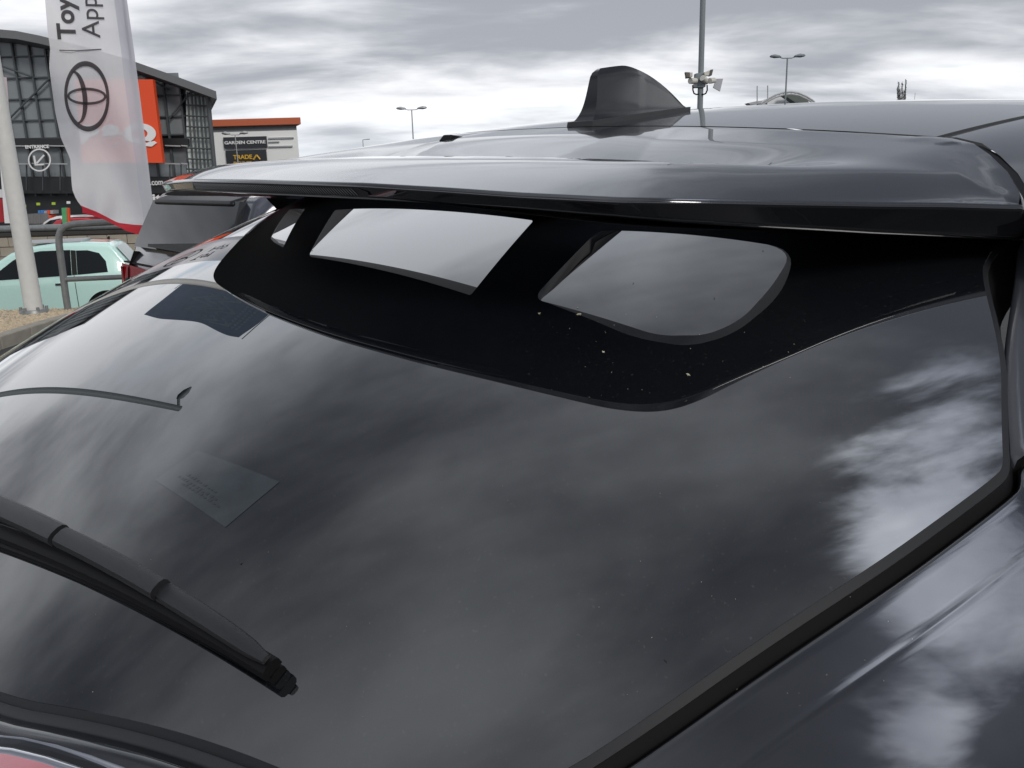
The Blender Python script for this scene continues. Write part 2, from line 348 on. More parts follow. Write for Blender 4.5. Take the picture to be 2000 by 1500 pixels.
# top skin
def sm(a, b, t):
    t = min(1.0, max(0.0, (t - a) / (b - a))); return t * t * (3 - 2 * t)
def zbase(x, y):
    ax = abs(x); q = y + 0.1
    s = 0.050 + 0.19 * q - (0.072 * q * q if q > 0 else 0)
    s -= 0.08 * x * x + 0.015 * x
    if ax > 0.5: s -= 2.2 * (ax - 0.5) ** 2
    if ax > 0.62: s -= 4.0 * (ax - 0.62) ** 2
    return s
def zT(x, y):
    s = zbase(x, y)
    if y >= -0.1 or (abs(x) > 0.5 and y > -0.094): return s
    ax = abs(x); D, zc = edge_dist(x, y)
    f = s - 0.020 * sm(-0.18, -0.315, y) * sm(0.50, 0.34, ax)
    if -0.35 < y < -0.11:                                   # creased valley between the raised middle and the side bulge
        xu = 0.18 + (y + 0.11) * 0.24; xv = 0.182 - (y + 0.11) * 0.46; dd = 0.050 * (-0.11 - y)
        if ax > xu: f -= dd * min(1.0, (ax - xu) / (xv - xu + 1e-5)) * sm(0.50, 0.30, ax)
    c = -0.008 + 0.108 * (y + 0.44) - 0.0465 * x * x
    w = max(sm(-0.34, -0.425, y), sm(0.17, 0.06, D) * sm(-0.22, -0.42, y))
    r = f * (1 - w) + c * w
    t = min(1.0, D / 0.085); e = 1 - (1 - t) ** 2.0
    q = sm(-0.40, -0.24, y)
    r2_ = r + (zc - r) * (1 - min(1.0, max(0.0, D) / 0.05)) ** 2
    return (zc + (r - zc) * e) * (1 - q) + r2_ * q
def grad(zf, x, y, h=0.0015):
    return Vector((-(zf(x + h, y) - zf(x - h, y)) / (2 * h), -(zf(x, y + h) - zf(x, y - h)) / (2 * h), 1)).normalized()
def resamp(poly, step):
    out = []
    n = len(poly)
    for i in range(n):
        a = Vector(poly[i]); b = Vector(poly[(i + 1) % n]); k = max(1, int((b - a).length / step))
        out += [tuple(a.lerp(b, j / k)) for j in range(k)]
    return out
def resamp_open(poly, step):
    out = []
    for i in range(len(poly) - 1):
        a = Vector(poly[i]); b = Vector(poly[i + 1]); k = max(1, int((b - a).length / step))
        out += [tuple(a.lerp(b, j / k)) for j in range(k)]
    return out + [tuple(poly[-1])]
def inside(p, poly):
    c = False; n = len(poly); x, y = p
    for i in range(n):
        x1, y1 = poly[i]; x2, y2 = poly[(i + 1) % n]
        if (y1 > y) != (y2 > y) and x < (x2 - x1) * (y - y1) / (y2 - y1) + x1: c = not c
    return c
def roundpoly(poly, r, n=6):
    out = []; m = len(poly)
    for i in range(m):
        p = Vector(poly[i]); a = Vector(poly[i - 1]); b = Vector(poly[(i + 1) % m])
        rr = r[i] if isinstance(r, (list, tuple)) else r
        d1 = (a - p); d2 = (b - p); q = min(rr, d1.length * 0.45, d2.length * 0.45)
        if q < 1e-4: out.append(tuple(p)); continue
        p1 = p + d1.normalized() * q; p2 = p + d2.normalized() * q
        for k in range(n + 1):
            t = k / n; out.append(tuple((1 - t) ** 2 * p1 + 2 * t * (1 - t) * p + t * t * p2))
    return out
def sheet(name, outline, holes, zf, m, step=0.012, flip=False, off=0.0):
    outline = resamp(outline, step); holes = [resamp(h, step) for h in holes]
    pts = list(outline); edges = [(i, (i + 1) % len(outline)) for i in range(len(outline))]
    for h in holes:
        n0 = len(pts); pts += h; edges += [(n0 + i, n0 + (i + 1) % len(h)) for i in range(len(h))]
    bd = np.array(pts)
    x0, y0 = bd.min(0); x1, y1 = bd.max(0)
    for j, yy in enumerate(np.arange(y0, y1, step)):
        for xx in np.arange(x0 + (j % 2) * step / 2, x1, step):
            if inside((xx, yy), outline) and not any(inside((xx, yy), h) for h in holes):
                if np.min((bd[:, 0] - xx) ** 2 + (bd[:, 1] - yy) ** 2) > (step * 0.45) ** 2: pts.append((float(xx), float(yy)))
    V, E_, F_, *_ = delaunay_2d_cdt([Vector(p) for p in pts], edges, [], 0, 1e-7)
    fs = []
    for f in F_:
        cx = sum(V[i].x for i in f) / len(f); cy = sum(V[i].y for i in f) / len(f)
        if inside((cx, cy), outline) and not any(inside((cx, cy), h) for h in holes):
            a = (V[f[1]] - V[f[0]]).cross(V[f[2]] - V[f[0]]) if False else (V[f[1]].x - V[f[0]].x) * (V[f[2]].y - V[f[0]].y) - (V[f[1]].y - V[f[0]].y) * (V[f[2]].x - V[f[0]].x)
            ff = list(f) if (a > 0) != flip else list(f)[::-1]
            fs.append(ff)
    me = meshd(name, [(p.x, p.y, zf(p.x, p.y) + off) for p in V], fs)
    me.polygons.foreach_set('use_smooth', [True] * len(me.polygons))
    nr = [grad(zf, p.x, p.y) * (-1 if flip else 1) for p in V]
    me.normals_split_custom_set_from_vertices([tuple(n) for n in nr])
    return cobj(obj(name, me, m))
def wall(name, top, bot, m, smooth=True):
    n = len(top); vs = [tuple(p) for p in top] + [tuple(p) for p in bot]
    fs = [(i, (i + 1) % n, n + (i + 1) % n, n + i) for i in range(n)]
    return cobj(obj(name, meshd(name, vs, fs), m, None, smooth))
def strip(name, rows, m, smooth=True, closed=False, sharp=None):
    """rows: list of polylines with equal counts, skinned together"""
    n = len(rows[0]); vs = [tuple(p) for r in rows for p in r]
    fs = [(j * n + i, j * n + i + 1, (j + 1) * n + i + 1, (j + 1) * n + i) for j in range(len(rows) - 1) for i in range(n - 1)]
    o = cobj(obj(name, meshd(name, vs, fs), m, None, smooth))
    if sharp: shade(o, sharp)
    return o

# --- rear window
rhalf = [(0.585, -0.150), (0.594, -0.237), (0.606, -0.264), (0.638, -0.315), (0.655, -0.345), (0.667, -0.372), (0.680, -0.400), (0.688, -0.416),
         (0.6885, -0.425), (0.680, -0.468), (0.668, -0.520), (0.645, -0.597), (0.628, -0.655), (0.612, -0.700), (0.590, -0.735), (0.555, -0.762), (0.49, -0.786), (0.429, -0.811), (0.364, -0.840), (0.307, -0.866), (0.2, -0.899), (0.1, -0.917)]
def chaikin(t, n):
    for _ in range(n):
        q = [t[0]]
        for a, b in zip(t[:-1], t[1:]): q += [(a[0] * .75 + b[0] * .25, a[1] * .75 + b[1] * .25), (a[0] * .25 + b[0] * .75, a[1] * .25 + b[1] * .75)]
        t = q + [t[-1]]
    return t
rhalf = chaikin(rhalf, 2)
gout = rhalf + [(0, -0.922)] + [(-x, y) for x, y in rhalf[::-1]]
rear = sheet('rear_window', gout, [], zG, M['glass'], 0.014)
rw = resamp(gout, 0.012)
def offs(poly, d):
    n = len(poly); res = []
    for i in range(n):
        a = Vector(poly[i - 1]); b = Vector(poly[(i + 1) % n]); t = (b - a).normalized(); res.append((poly[i][0] - t.y * d * -1 * -1 if False else poly[i][0] + t.y * d * SGN, poly[i][1] - t.x * d * SGN))
    return res
ar = sum(gout[i][0] * gout[(i + 1) % len(gout)][1] - gout[(i + 1) % len(gout)][0] * gout[i][1] for i in range(len(gout)))
SGN = 1 if ar > 0 else -1
def ringrow(d, dz): return [(x, y, zG(x, y) + dz) for x, y in offs(rw, d)]
seal = wall('window_edge_strip', ringrow(0.0, -0.0002), ringrow(0.0040, -0.0018), M['edge'])
wall('window_gap', ringrow(0.0036, -0.0028), ringrow(0.018, -0.040), M['gap'])
# --- spoiler skins
yc = lambda x: -0.1 + (0.55 * max(0.0, -x - 0.05) ** 2 if x < -0.05 else 0.0)   # rear edge of the roof panel
sideR = SIDEP[1:]
tr = [(x, y) for x, y in zip(EXs[::-1], EYs[::-1]) if x < 0.6125]; tr = tr + [(-x, y) for x, y in tr[::-1] if x > 1e-4]
cutf = [(x, yc(x) - 0.004) for x in np.linspace(-0.484, 0.484, 40)]
def lside(p): x, y = p; return (-x, y)
leftS = [lside(p) for p in sideR]
outT = [(0.484, -0.104)] + sideR + tr + leftS[::-1] + cutf[:-1]
slotU = [
    [(-0.262, -0.338), (0.172, -0.338), (0.178, -0.458), (-0.200, -0.444)],
    [(0.267, -0.336), (0.4655, -0.292), (0.487, -0.345), (0.478, -0.400), (0.452, -0.430), (0.400, -0.444), (0.262, -0.440)],
    [(-0.478, -0.300), (-0.385, -0.322), (-0.300, -0.428), (-0.350, -0.415), (-0.380, -0.404)]]
slotT = [
    [(-0.252, -0.312), (0.190, -0.312), (0.192, -0.434), (-0.285, -0.420)],
    [(0.292, -0.305), (0.446, -0.266), (0.458, -0.318), (0.457, -0.366), (0.440, -0.397), (0.400, -0.418), (0.236, -0.430)],
    [(-0.478, -0.298), (-0.360, -0.300), (-0.325, -0.412), (-0.430, -0.390), (-0.497, -0.366)]]
rad = [[0.004, 0.004, 0.004, 0.012], [0.012, 0.03, 0.05, 0.05, 0.05, 0.05, 0.014], [0.004, 0.004, 0.004, 0.004, 0.006]]
rad[2] = rad[2][:len(slotT[2])]; slotU[2] = slotU[2] + []
slotU = [roundpoly(s, r) for s, r in zip(slotU, rad)]; slotT = [roundpoly(s, r) for s, r in zip(slotT, rad)]
spo = sheet('spoiler', outT, slotT, zT, M['paint'], 0.009)
outB = [(0.60, -0.20), (0.612, -0.214)] + tr + [(-0.612, -0.214), (-0.60, -0.20)]
sheet('spoiler_underside', outB, slotU, zB, M['black'], 0.02, flip=True)
for a, b in zip(slotT, slotU):
    # slot lining, 25 mm thick where it is cut through
    wall('slot_lining', [(x, y, zT(x, y)) for x, y in a], [(x, y, zB(x, y)) for x, y in b], mat('slot_lining_grey', (0.055, 0.055, 0.058), 0.5), True)
# rear face of the spoiler lip: a crisp crease on top, a rolled edge below
full = sideR[2:-1] + tr + leftS[2:-1][::-1]
full = [Vector(p) for p in full]
def prof(k):
    rows = []
    for i, p in enumerate(full):
        a = full[max(i - 1, 0)]; b = full[min(i + 1, len(full) - 1)]; t = (b - a).normalized(); nrm = Vector((t.y, -t.x))
        if nrm.dot(Vector((p.x * 1.2, -1))) < 0 and abs(p.x) < 0.61: nrm = -nrm
        if abs(p.x) >= 0.57 and nrm.x * p.x < 0: nrm = -nrm
        zt = edge_dist(p.x, p.y)[1]; zb = min(zbot(p.x), zt - 0.012)
        oo = 0.0075 * sm(0.465, 0.53, abs(p.x))
        f = [(0.0, zt), (0.0016, zt - 0.0010), (0.0026, zt - 0.0028), (0.0027, zt - 0.0040), (0.0022, zt - 0.0052), (-0.0002 + oo, zb + 0.0042), (-0.0008 + oo, zb + 0.0028), (-0.0016 + oo, zb + 0.0012), (-0.0030 + oo, zb + 0.0002), (-0.012, max(zb + 0.001, zB(p.x, p.y) + 0.001))][k]
        rows.append((p.x + nrm.x * f[0], p.y + nrm.y * f[0], f[1]))
    return rows
strip('spoiler_lip', [prof(k) for k in range(10)], M['paint'])
# flange under the lip
# high-level brake lamp set in the middle of the lip
def lipface(x, f, out=0.0034):
    y = eT(x); zt = zcrease(x); zb = zbot(x); return (x, y - out + 0.0028 * f, zt + (zb - zt) * f)
xsb = np.linspace(-0.20, 0.205, 60)
bl = strip('brake_light', [[lipface(x, 0.30 if x < 0.19 else 0.30 + 0.45 * (x - 0.19) / 0.025 * 0.9, 0.0036) for x in xsb], [lipface(x, 0.80, 0.0040) for x in xsb]], M['lens'])
mb = MB()
for x in np.linspace(-0.19, 0.185, 86):
    a = Vector(lipface(x - 0.004, 0.36, 0.0042)); b = Vector(lipface(x + 0.006, 0.76, 0.0046)); wv = Vector((0.0012, 0, 0)); d = Vector((0, -0.0012, 0))
    mb.add([a - wv, a + wv, b + wv, b - wv, (a + b) / 2 + d * 0.2], [(0, 1, 4), (1, 2, 4), (2, 3, 4), (3, 0, 4)])
ribs = mb.build('lens_rib', mat('lens_rib_grey', (0.05, 0.052, 0.056), 0.3)); ribs.parent = bl; ribs['kind'] = 'stuff'

# --- roof panel beyond the cut line, with dark seams
def roofg(x0, x1, nxx, y1, nyy, name, m):
    rows = []
    for j in range(nyy + 1):
        t = (j / nyy) ** 1.6; rows.append([(x, yc(x) + 0.004 + t * (y1 - yc(x)), 0) for x in np.linspace(x0, x1, nxx)])
    vs = [(x, y, zT(x, y)) for r in rows for x, y, _ in r]; n = nxx
    fs = [(j * n + i, j * n + i + 1, (j + 1) * n + i + 1, (j + 1) * n + i) for j in range(nyy) for i in range(nxx - 1)]
    me = meshd(name, vs, fs); me.polygons.foreach_set('use_smooth', [True] * len(me.polygons))
    me.normals_split_custom_set_from_vertices([tuple(grad(zT, v[0], v[1])) for v in vs])
    return cobj(obj(name, me, m))
roofg(-0.484, 0.484, 60, 1.9, 60, 'roof_panel', M['paint'])
def seam(name, pts, wd, dz=-0.006, m=None):
    rows = [[], []]
    for i, p in enumerate(pts):
        a = Vector(pts[max(i - 1, 0)]); b = Vector(pts[min(i + 1, len(pts) - 1)]); t = (b - a).normalized(); n = Vector((-t.y, t.x))
        for k, s in enumerate((-1, 1)):
            x, y = p[0] + n.x * wd * s, p[1] + n.y * wd * s; rows[k].append((x, y, zT(x, y) + dz))
    return strip(name, rows, m or M['gap'])
seam('roof_seam', [(x, yc(x)) for x in np.linspace(-0.49, 0.49, 50)], 0.0055, -0.0016)
for s in (1, -1):
    seam('roof_moulding', [(s * 0.490, y) for y in np.linspace(-0.10 if s > 0 else 0.02, 1.9, 60)], 0.0055, -0.002, M['rubber'])
# --- body sides (roof rail, rear quarter and flank), both sides of the car
def side_sheet(s):
    inner = [(0.4965, 1.9), (0.4965, -0.094), (0.5015, -0.093), (0.529, -0.104), (0.556, -0.131), (0.582, -0.159), (0.608, -0.195), (0.622, -0.222), (0.630, -0.245)]
    o_ = inner + [(0.66, -0.245), (0.69, -0.20), (0.69, 1.9)]
    sheet('roof_rail', [(s * a, b) for a, b in o_], [], zbase, M['paint'], 0.03)
    rows = []
    ysn = np.concatenate([np.linspace(-0.20, 0.3, 12), np.linspace(0.36, 3.1, 24)])
    for y in ysn:
        front = max(0.0, y - 1.9); z6 = zbase(0.69, min(y, 1.9)) - front * front * 0.35; c = []
        for dx, dz in ((0, 0), (0.012, -0.018), (0.030, -0.060), (0.055, -0.14), (0.085, -0.26), (0.115, -0.36), (0.150, -0.44), (0.18, -0.56), (0.19, -0.72), (0.186, -0.9), (0.165, -1.08), (0.13, -1.18)):
            c.append((s * (0.69 + dx), y, z6 + dz))
        rows.append(c)
    strip('body_side', rows, M['paint'])
    r2 = [[], [], [], []]
    for i, p in enumerate(SIDEP):
        q = SIDEP; a = Vector(q[max(i - 1, 0)]); b = Vector(q[min(i + 1, len(q) - 1)]); t = (b - a).normalized(); n = Vector((-t.y, t.x)); n = -n if n.x < 0 else n
        wd = 0.001 + 0.0075 * min(1, i / 2.0)
        for k, (d, dz) in enumerate(((0.0, -0.010), (0.0005, -0.0022), (wd, -0.0022), (wd + 0.001, -0.012))):
            r2[k].append((s * (p[0] + n.x * d), p[1] + n.y * d, SIDEZ[i] + dz))
    strip('side_gap', [[(s * (px_ + dx_), py_ + dy_, z_ - dz_) for (px_, py_), z_ in zip(SIDEP, SIDEZ)] for dx_, dy_, dz_ in ((-0.008, -0.008, 0.0045), (0.008, 0.006, 0.0035), (0.022, 0.022, 0.012))], M['gap'])
    strip('side_seal', r2, M['gap'], sharp=40)
side_sheet(1); side_sheet(-1)
# rear quarter around the window, outside the seam: light roll, crease, then the flank
def outer(i0, i1):
    return [i for i in range(i0, i1)]
qr = resamp_open([p for p in rhalf if p[1] < -0.405] + [(0.0, -0.922)], 0.012)                                     # from the window corner down to the centre
def nrmpt(poly, i):
    a = Vector(poly[max(i - 1, 0)]); b = Vector(poly[min(i + 1, len(poly) - 1)]); t = (b - a).normalized(); n = Vector((t.y, -t.x))
    if n.x < 0 and poly[i][0] > 0.3: n = -n
    if n.y > 0 and poly[i][0] <= 0.3: n = -n
    return n
QP = [(0.0094, -0.035), (0.0094, -0.009), (0.0100, -0.0055), (0.0114, -0.0040), (0.0132, -0.0037), (0.018, -0.0037), (0.031, -0.0037), (0.0345, -0.0037), (0.0354, -0.00385), (0.0364, -0.00385), (0.0374, -0.0037), (0.041, -0.0037), (0.075, -0.0045), (0.11, -0.006), (0.15, -0.012), (0.19, -0.028), (0.225, -0.055), (0.25, -0.095), (0.262, -0.16), (0.268, -0.30), (0.262, -0.55), (0.24, -0.80)]
def quarter(s):
    rows = []
    pre = [(0.676, -0.300), (0.690, -0.345), (0.697, -0.385)]
    base = [(x, y) for x, y in qr if x > 0.53]
    for d, dz in QP:
        r = []
        for i, (x, y) in enumerate(base):
            n = nrmpt(qr, i)
            if i < 6: n = (n.lerp(Vector((1.0, -0.05)), 0.5 * (6 - i) / 6)).normalized()
            r.append((s * (x + n.x * d), y + n.y * d, zG(x, y) + dz - d * 0.47))
        # carry the panel forward along the flank
        x, y = base[0]; n = Vector((1, 0)); fwd = []
        for k, yy in enumerate((0.5, 0.2, -0.05, -0.2, -0.3, -0.36)):
            kx = 0.0 if k < 3 else 0.0
            fwd.append((s * (x + 0.004 + d * 0.9), yy, zG(x, y) + dz - d * 0.47 + 0.02 * (yy - y)))
        rows.append(fwd + r)
    return strip('rear_quarter', rows, M['paint'])
quarter(1); quarter(-1)
# tailgate below the window
tl = [(x, y) for x, y in qr if x <= 0.545] 
tl = tl + [(-x, y) for x, y in tl[::-1]]
def tail(d, dz):
    r = []
    for x, y in tl:
        ax = abs(x); n = Vector((x * 0.9, -1.0)).normalized()
        r.append((x + n.x * d, y + n.y * d, zG(x, y) + dz))
    return r
strip('tailgate', [tail(a, b) for a, b in ((0.0096, -0.040), (0.0096, -0.0085), (0.0110, -0.0065), (0.020, -0.010), (0.046, -0.030), (0.070, -0.060), (0.085, -0.10), (0.09, -0.16), (0.12, -0.30), (0.10, -0.55), (0.06, -0.80))], M['paint'])
strip('window_lower_seal', [tail(a, b) for a, b in ((0.0048, -0.003), (0.0062, -0.0022), (0.0070, -0.006), (0.0084, -0.0064), (0.0094, -0.0100))], M['rubber'])
# --- pillar trim between window corner and flank
def zlift(dz): return lambda x, y: zG(x, y) + dz
tp = [tuple(con(px, py, zlift(-0.002))) for px, py in ((1988, 484), (1984, 530), (1975, 590), (1966, 650), (1961, 700), (1962, 770), (1966, 840), (1970, 890), (1982, 903))]
tq = [tuple(con(px, py, zlift(-0.030))) for px, py in ((2060, 470), (2066, 530), (2072, 590), (2080, 650), (2086, 710), (2092, 770), (2098, 840), (2102, 880), (2104, 905))]
for s in (1, -1):
    rows = []
    for t in (0, 0.03, 0.2, 0.5, 0.8, 1.0):
        rows.append([(s * (a[0] + (b[0] - a[0]) * t), a[1] + (b[1] - a[1]) * t, a[2] + (b[2] - a[2]) * t + 0.012 * math.sin(math.pi * t) - (0.004 if t == 0 else 0)) for a, b in zip(tp, tq)])
    strip('pillar_trim', rows, M['trim'])
    rows = []
    for t in (0, 1):
        rows.append([(s * (x + 0.04 * t + 0.003), y + 0.05 * t, z - 0.03 - 0.03 * t) for x, y, z in tp])
    strip('pillar_gap', rows, M['gap'])
_p = con(878, 269, lambda x, y: zbase(x, y) + 0.001)
if _p is not None:
    bevel(cobj(MB().hull8([(_p.x - .012, _p.y - .012, _p.z - .006), (_p.x + .012, _p.y - .010, _p.z - .006), (_p.x + .010, _p.y + .03, _p.z - .006), (_p.x - .010, _p.y + .03, _p.z - .006), (_p.x - .008, _p.y - .006, _p.z + .004), (_p.x + .009, _p.y - .004, _p.z + .004), (_p.x + .008, _p.y + .03, _p.z + .002), (_p.x - .008, _p.y + .03, _p.z + .002)]).build('moulding_end', M['gap'])), 0.002)
# --- shark fin aerial
def finw(y, h):           # half width at length position (0 rear..1 front) and height fraction
    base = 0.020 * (1 - 0.85 * y ** 1.5)
    flare = 0.0045 * math.exp(-h / 0.10)
    return max(0.0022, (base * (0.78 - 0.50 * h)) * math.sqrt(max(0.0, 1 - max(0.0, (h - 0.80) / 0.20) ** 2) * 0.85 + 0.15) + flare * (1 - y))
fv = []; nf, nh = 26, 14; Y0f, Y1f, HF = -0.088, 0.134, 0.070
ff = []
def topz(t):
    return HF * max(0.03, (0.985 + 0.015 * math.sin(min(1, t / 0.2) * 1.57)) if t < 0.22 else 1 - ((t - 0.22) / 0.78) ** 1.75)
for side in (1, -1):
    for i in range(nf + 1):
        t = i / nf
        for j in range(nh + 1):
            h = j / nh
            hh = topz(t) * h
            lean = 0.014 * (1 - math.exp(-hh / 0.011)) + 0.006 * hh / HF + 0.010 * max(0.0, (hh / HF - 0.86) / 0.14) ** 2
            y = Y0f + lean * (1 - t) ** 1.5 + t * (Y1f - Y0f)
            wd = finw(t, h * (topz(t) / HF) if t < 0.5 else h) if h < 0.999 else 0.0025
            fv.append((side * wd, y, zT(0, y) + 0.004 + hh))
st = (nf + 1) * (nh + 1)
for q in (0, 1):
    for i in range(nf):
        for j in range(nh):
            a = q * st + i * (nh + 1) + j; b = a + nh + 1
            ff.append((a, b, b + 1, a + 1) if q == 0 else (a, a + 1, b + 1, b))
for i in range(nf): a = i * (nh + 1) + nh; ff.append((a, a + nh + 1, st + a + nh + 1, st + a))
for j in range(nh): ff.append((j, j + 1, st + j + 1, st + j))
finm = mat('fin_paint', (0.012, 0.013, 0.016), 0.15, 0.3, 1.0)
fin_o = cobj(obj('shark_fin_aerial', meshd('shark_fin_aerial', fv, ff), finm)); shade(fin_o, 50)
mb = MB(); bs = []
for i in range(33):
    t = i / 32; bs.append((finw(t, 0) + 0.0035, Y0f - 0.004 + t * (Y1f - Y0f + 0.010)))
loop = bs + [(-a, b) for a, b in bs[::-1]]
top = [(x, y, zT(0, y) + 0.0065) for x, y in loop]; bot = [(x * 1.08, y, zT(0, y) - 0.003) for x, y in loop]
n = len(loop); mb.add(top + bot, [(i, (i + 1) % n, n + (i + 1) % n, n + i) for i in range(n)] + [tuple(range(n))])
fb = mb.build('fin_gasket', M['rubber']); fb.parent = fin_o
# --- wiper
def lift(px, py, dz): return con(px, py, lambda x, y: zG(x, y) + dz)
wp = cobj(obj('wiper', meshd('wiper', [], []), M['wiper']))
def bar(path, wds, hts, name, m, parent, z0=0.0):
    wds = [w_ * 0.84 for w_ in wds]; hts = [h_ * 0.72 for h_ in hts]
    """flat bar along points on the glass: width across, height up"""
    rows = []; P = [Vector(p) for p in path]
    for i, p in enumerate(P):
        t = (P[min(i + 1, len(P) - 1)] - P[max(i - 1, 0)]).normalized(); up = grad(zG, p.x, p.y); a = t.cross(up).normalized()
        wd, h = wds[i], hts[i]
        sec = [(-1, 0), (-1, 0.55), (-0.8, 0.85), (-0.35, 1.0), (0.35, 1.0), (0.8, 0.85), (1, 0.55), (1, 0)]
        rows.append([p + a * wd * sx + up * (h * sz) for sx, sz in sec])
    n = len(rows[0]); vs = [v for r in rows for v in r]
    fs = [(i * n + k, i * n + (k + 1) % n, (i + 1) * n + (k + 1) % n, (i + 1) * n + k) for i in range(len(rows) - 1) for k in range(n)]
    fs += [tuple(range(n))[::-1], tuple((len(rows) - 1) * n + k for k in range(n))]
    o = obj(name, meshd(name, vs, fs), m, parent); shade(o, 35); return o
def wpath(a, b, k, dz, bow=0.0, ext=0.0):
    A_, B_ = lift(*a, dz), lift(*b, dz); A_ = A_ + (A_ - B_) * ext; out = []
    for i in range(k + 1):
        t = i / k; p = A_.lerp(B_, t); p.z = zG(p.x, p.y) + dz + bow * math.sin(math.pi * t); out.append(p)
    return out
# arm (broad cover, three lengths butted end to end) and blade
ax = lambda a, b, k, dz, ext=0.0: wpath(a, b, k, dz, 0.0, ext)
p1 = ax((20, 1003), (120, 1050), 8, 0.024, 2.5); bar(p1, [0.0098 + 0.003 * (1 - i / 8) for i in range(9)], [0.011] * 9, 'arm_cover', M['wiper'], wp)
p2 = ax((126, 1053), (318, 1156), 6, 0.024); bar(p2, [0.0088 - 0.0006 * i / 6 for i in range(7)], [0.010] * 7, 'arm_cover', M['wiper'], wp)
p3 = ax((324, 1160), (522, 1290), 8, 0.020); bar(p3, [0.0078, 0.0077, 0.0076, 0.0074, 0.0071, 0.0068, 0.0064, 0.0056, 0.0034], [0.009, 0.009, 0.009, 0.009, 0.009, 0.009, 0.008, 0.007, 0.004], 'arm_cover', M['wiper'], wp)
p4 = ax((20, 1050), (536, 1312), 24, 0.0085, 0.45); bar(p4, [0.0075] * 25, [0.010] * 25, 'blade_carrier', M['gap'], wp)
p5 = ax((20, 1068), (548, 1322), 24, 0.0008, 0.45); bar(p5, [0.0062] * 25, [0.008] * 25, 'rubber_blade', M['gap'], wp)
# --- faint sticker behind the glass
stq = [con(*q, zlift(0.0003)) for q in ((302, 938), (385, 880), (546, 941), (440, 1030))]
stm = mat('faded_window_sticker', (0.026, 0.033, 0.037), 0.004, 0, 1.0, ior=1.70, var=0.4, vscale=60, coat_rough=0.0)
rows = []
for j in range(7):
    a = stq[0].lerp(stq[3], j / 6); b = stq[1].lerp(stq[2], j / 6); r = []
    for i in range(7):
        p = a.lerp(b, i / 6); r.append((p.x, p.y, zG(p.x, p.y) + 0.0003))
    rows.append(r)
sk = strip('window_sticker', rows[::-1], stm)
me = sk.data; me.normals_split_custom_set_from_vertices([tuple(grad(zG, v.co.x, v.co.y) * 1) for v in me.vertices])
mb = MB()
U_ = (stq[3] - stq[0]); V_ = (stq[1] - stq[0])
random.seed(3)
for k, (u0, v0, ln) in enumerate(((0.15, 0.30, 0.55), (0.26, 0.22, 0.5), (0.2, 0.42, 0.4))):
    t = 0
    while t < ln:
        wdt = random.uniform(0.015, 0.04); hgt = random.uniform(0.03, 0.07)
        q = [stq[0] + V_ * (1 - v0 - 0.05 * 0) * 0.0 + U_ * (u0 + t) * 1.0 + V_ * (v0) for _ in range(1)][0]
        pts = [q, q + U_ * wdt, q + U_ * wdt + V_ * hgt, q + V_ * hgt]
        mb.add([(p.x, p.y, zG(p.x, p.y) + 0.0005) for p in pts], [(0, 1, 2, 3)]); t += wdt + random.uniform(0.012, 0.03)
pr = mb.build('faded_print', mat('sticker_print', (0.018, 0.022, 0.025), 0.004, 0, 1.0, ior=1.70, coat_rough=0.0)); pr.parent = sk
# --- seeds and specks lying on the window and the spoiler
random.seed(11)
dbr = thing('seed_debris', 'pale dry seeds and specks scattered on the rear window below the spoiler', 'debris'); 
dbr.matrix_world = car.matrix_world.copy(); dbr['kind'] = 'stuff'
mb = MB(); md = MB()
def speck(m_, px, py, r, k):
    p = lift(px, py, 0.0006); r = r * 0.72
    if p is None: return
    for _ in range(k):
        an = random.uniform(0, 6.28); ln = r * random.uniform(0.6, 1.3); d = Vector((math.cos(an), math.sin(an), 0)); e = Vector((-d.y, d.x, 0)) * ln * 0.22
        a = p - d * ln * 0.3; b = p + d * ln
        pts = [a - e, b, a + e, (a + b) / 2 + Vector((0, 0, ln * 0.35))]
        base_ = [Vector((q.x, q.y, zG(q.x, q.y) + 0.0004)) for q in pts[:3]] + [Vector((pts[3].x, pts[3].y, zG(pts[3].x, pts[3].y) + 0.0005 + ln * 0.3))]
        m_.add(base_, [(0, 1, 3), (1, 2, 3), (2, 0, 3), (0, 2, 1)])
for px, py, r, k in ((1053, 612, 0.0022, 4), (1131, 613, 0.0026, 6), (1178, 687, 0.0024, 5), (1344, 731, 0.0024, 6), (1237, 552, 0.0022, 2), (1128, 600, 0.0016, 2)):
    speck(mb, px, py, r, k)
for _ in range(26): speck(mb, random.uniform(1080, 1560), random.uniform(600, 780), 0.0007, 1)
for _ in range(40): speck(mb, random.uniform(150, 1900), random.uniform(850, 1400), 0.0005, 1)
for px, py in ((1078, 761), (1151, 776), (1490, 489), (1340, 783), (1395, 582), (470, 1100), (1300, 1290)): speck(md, px, py, 0.0018, 3)
a_ = mb.build('pale_seed', M['debris'], dbr); a_['kind'] = 'stuff'; b_ = md.build('dark_speck', M['debrisd'], dbr); b_['kind'] = 'stuff'
for q in (a_, b_): q.location = (0, 0, KZ)
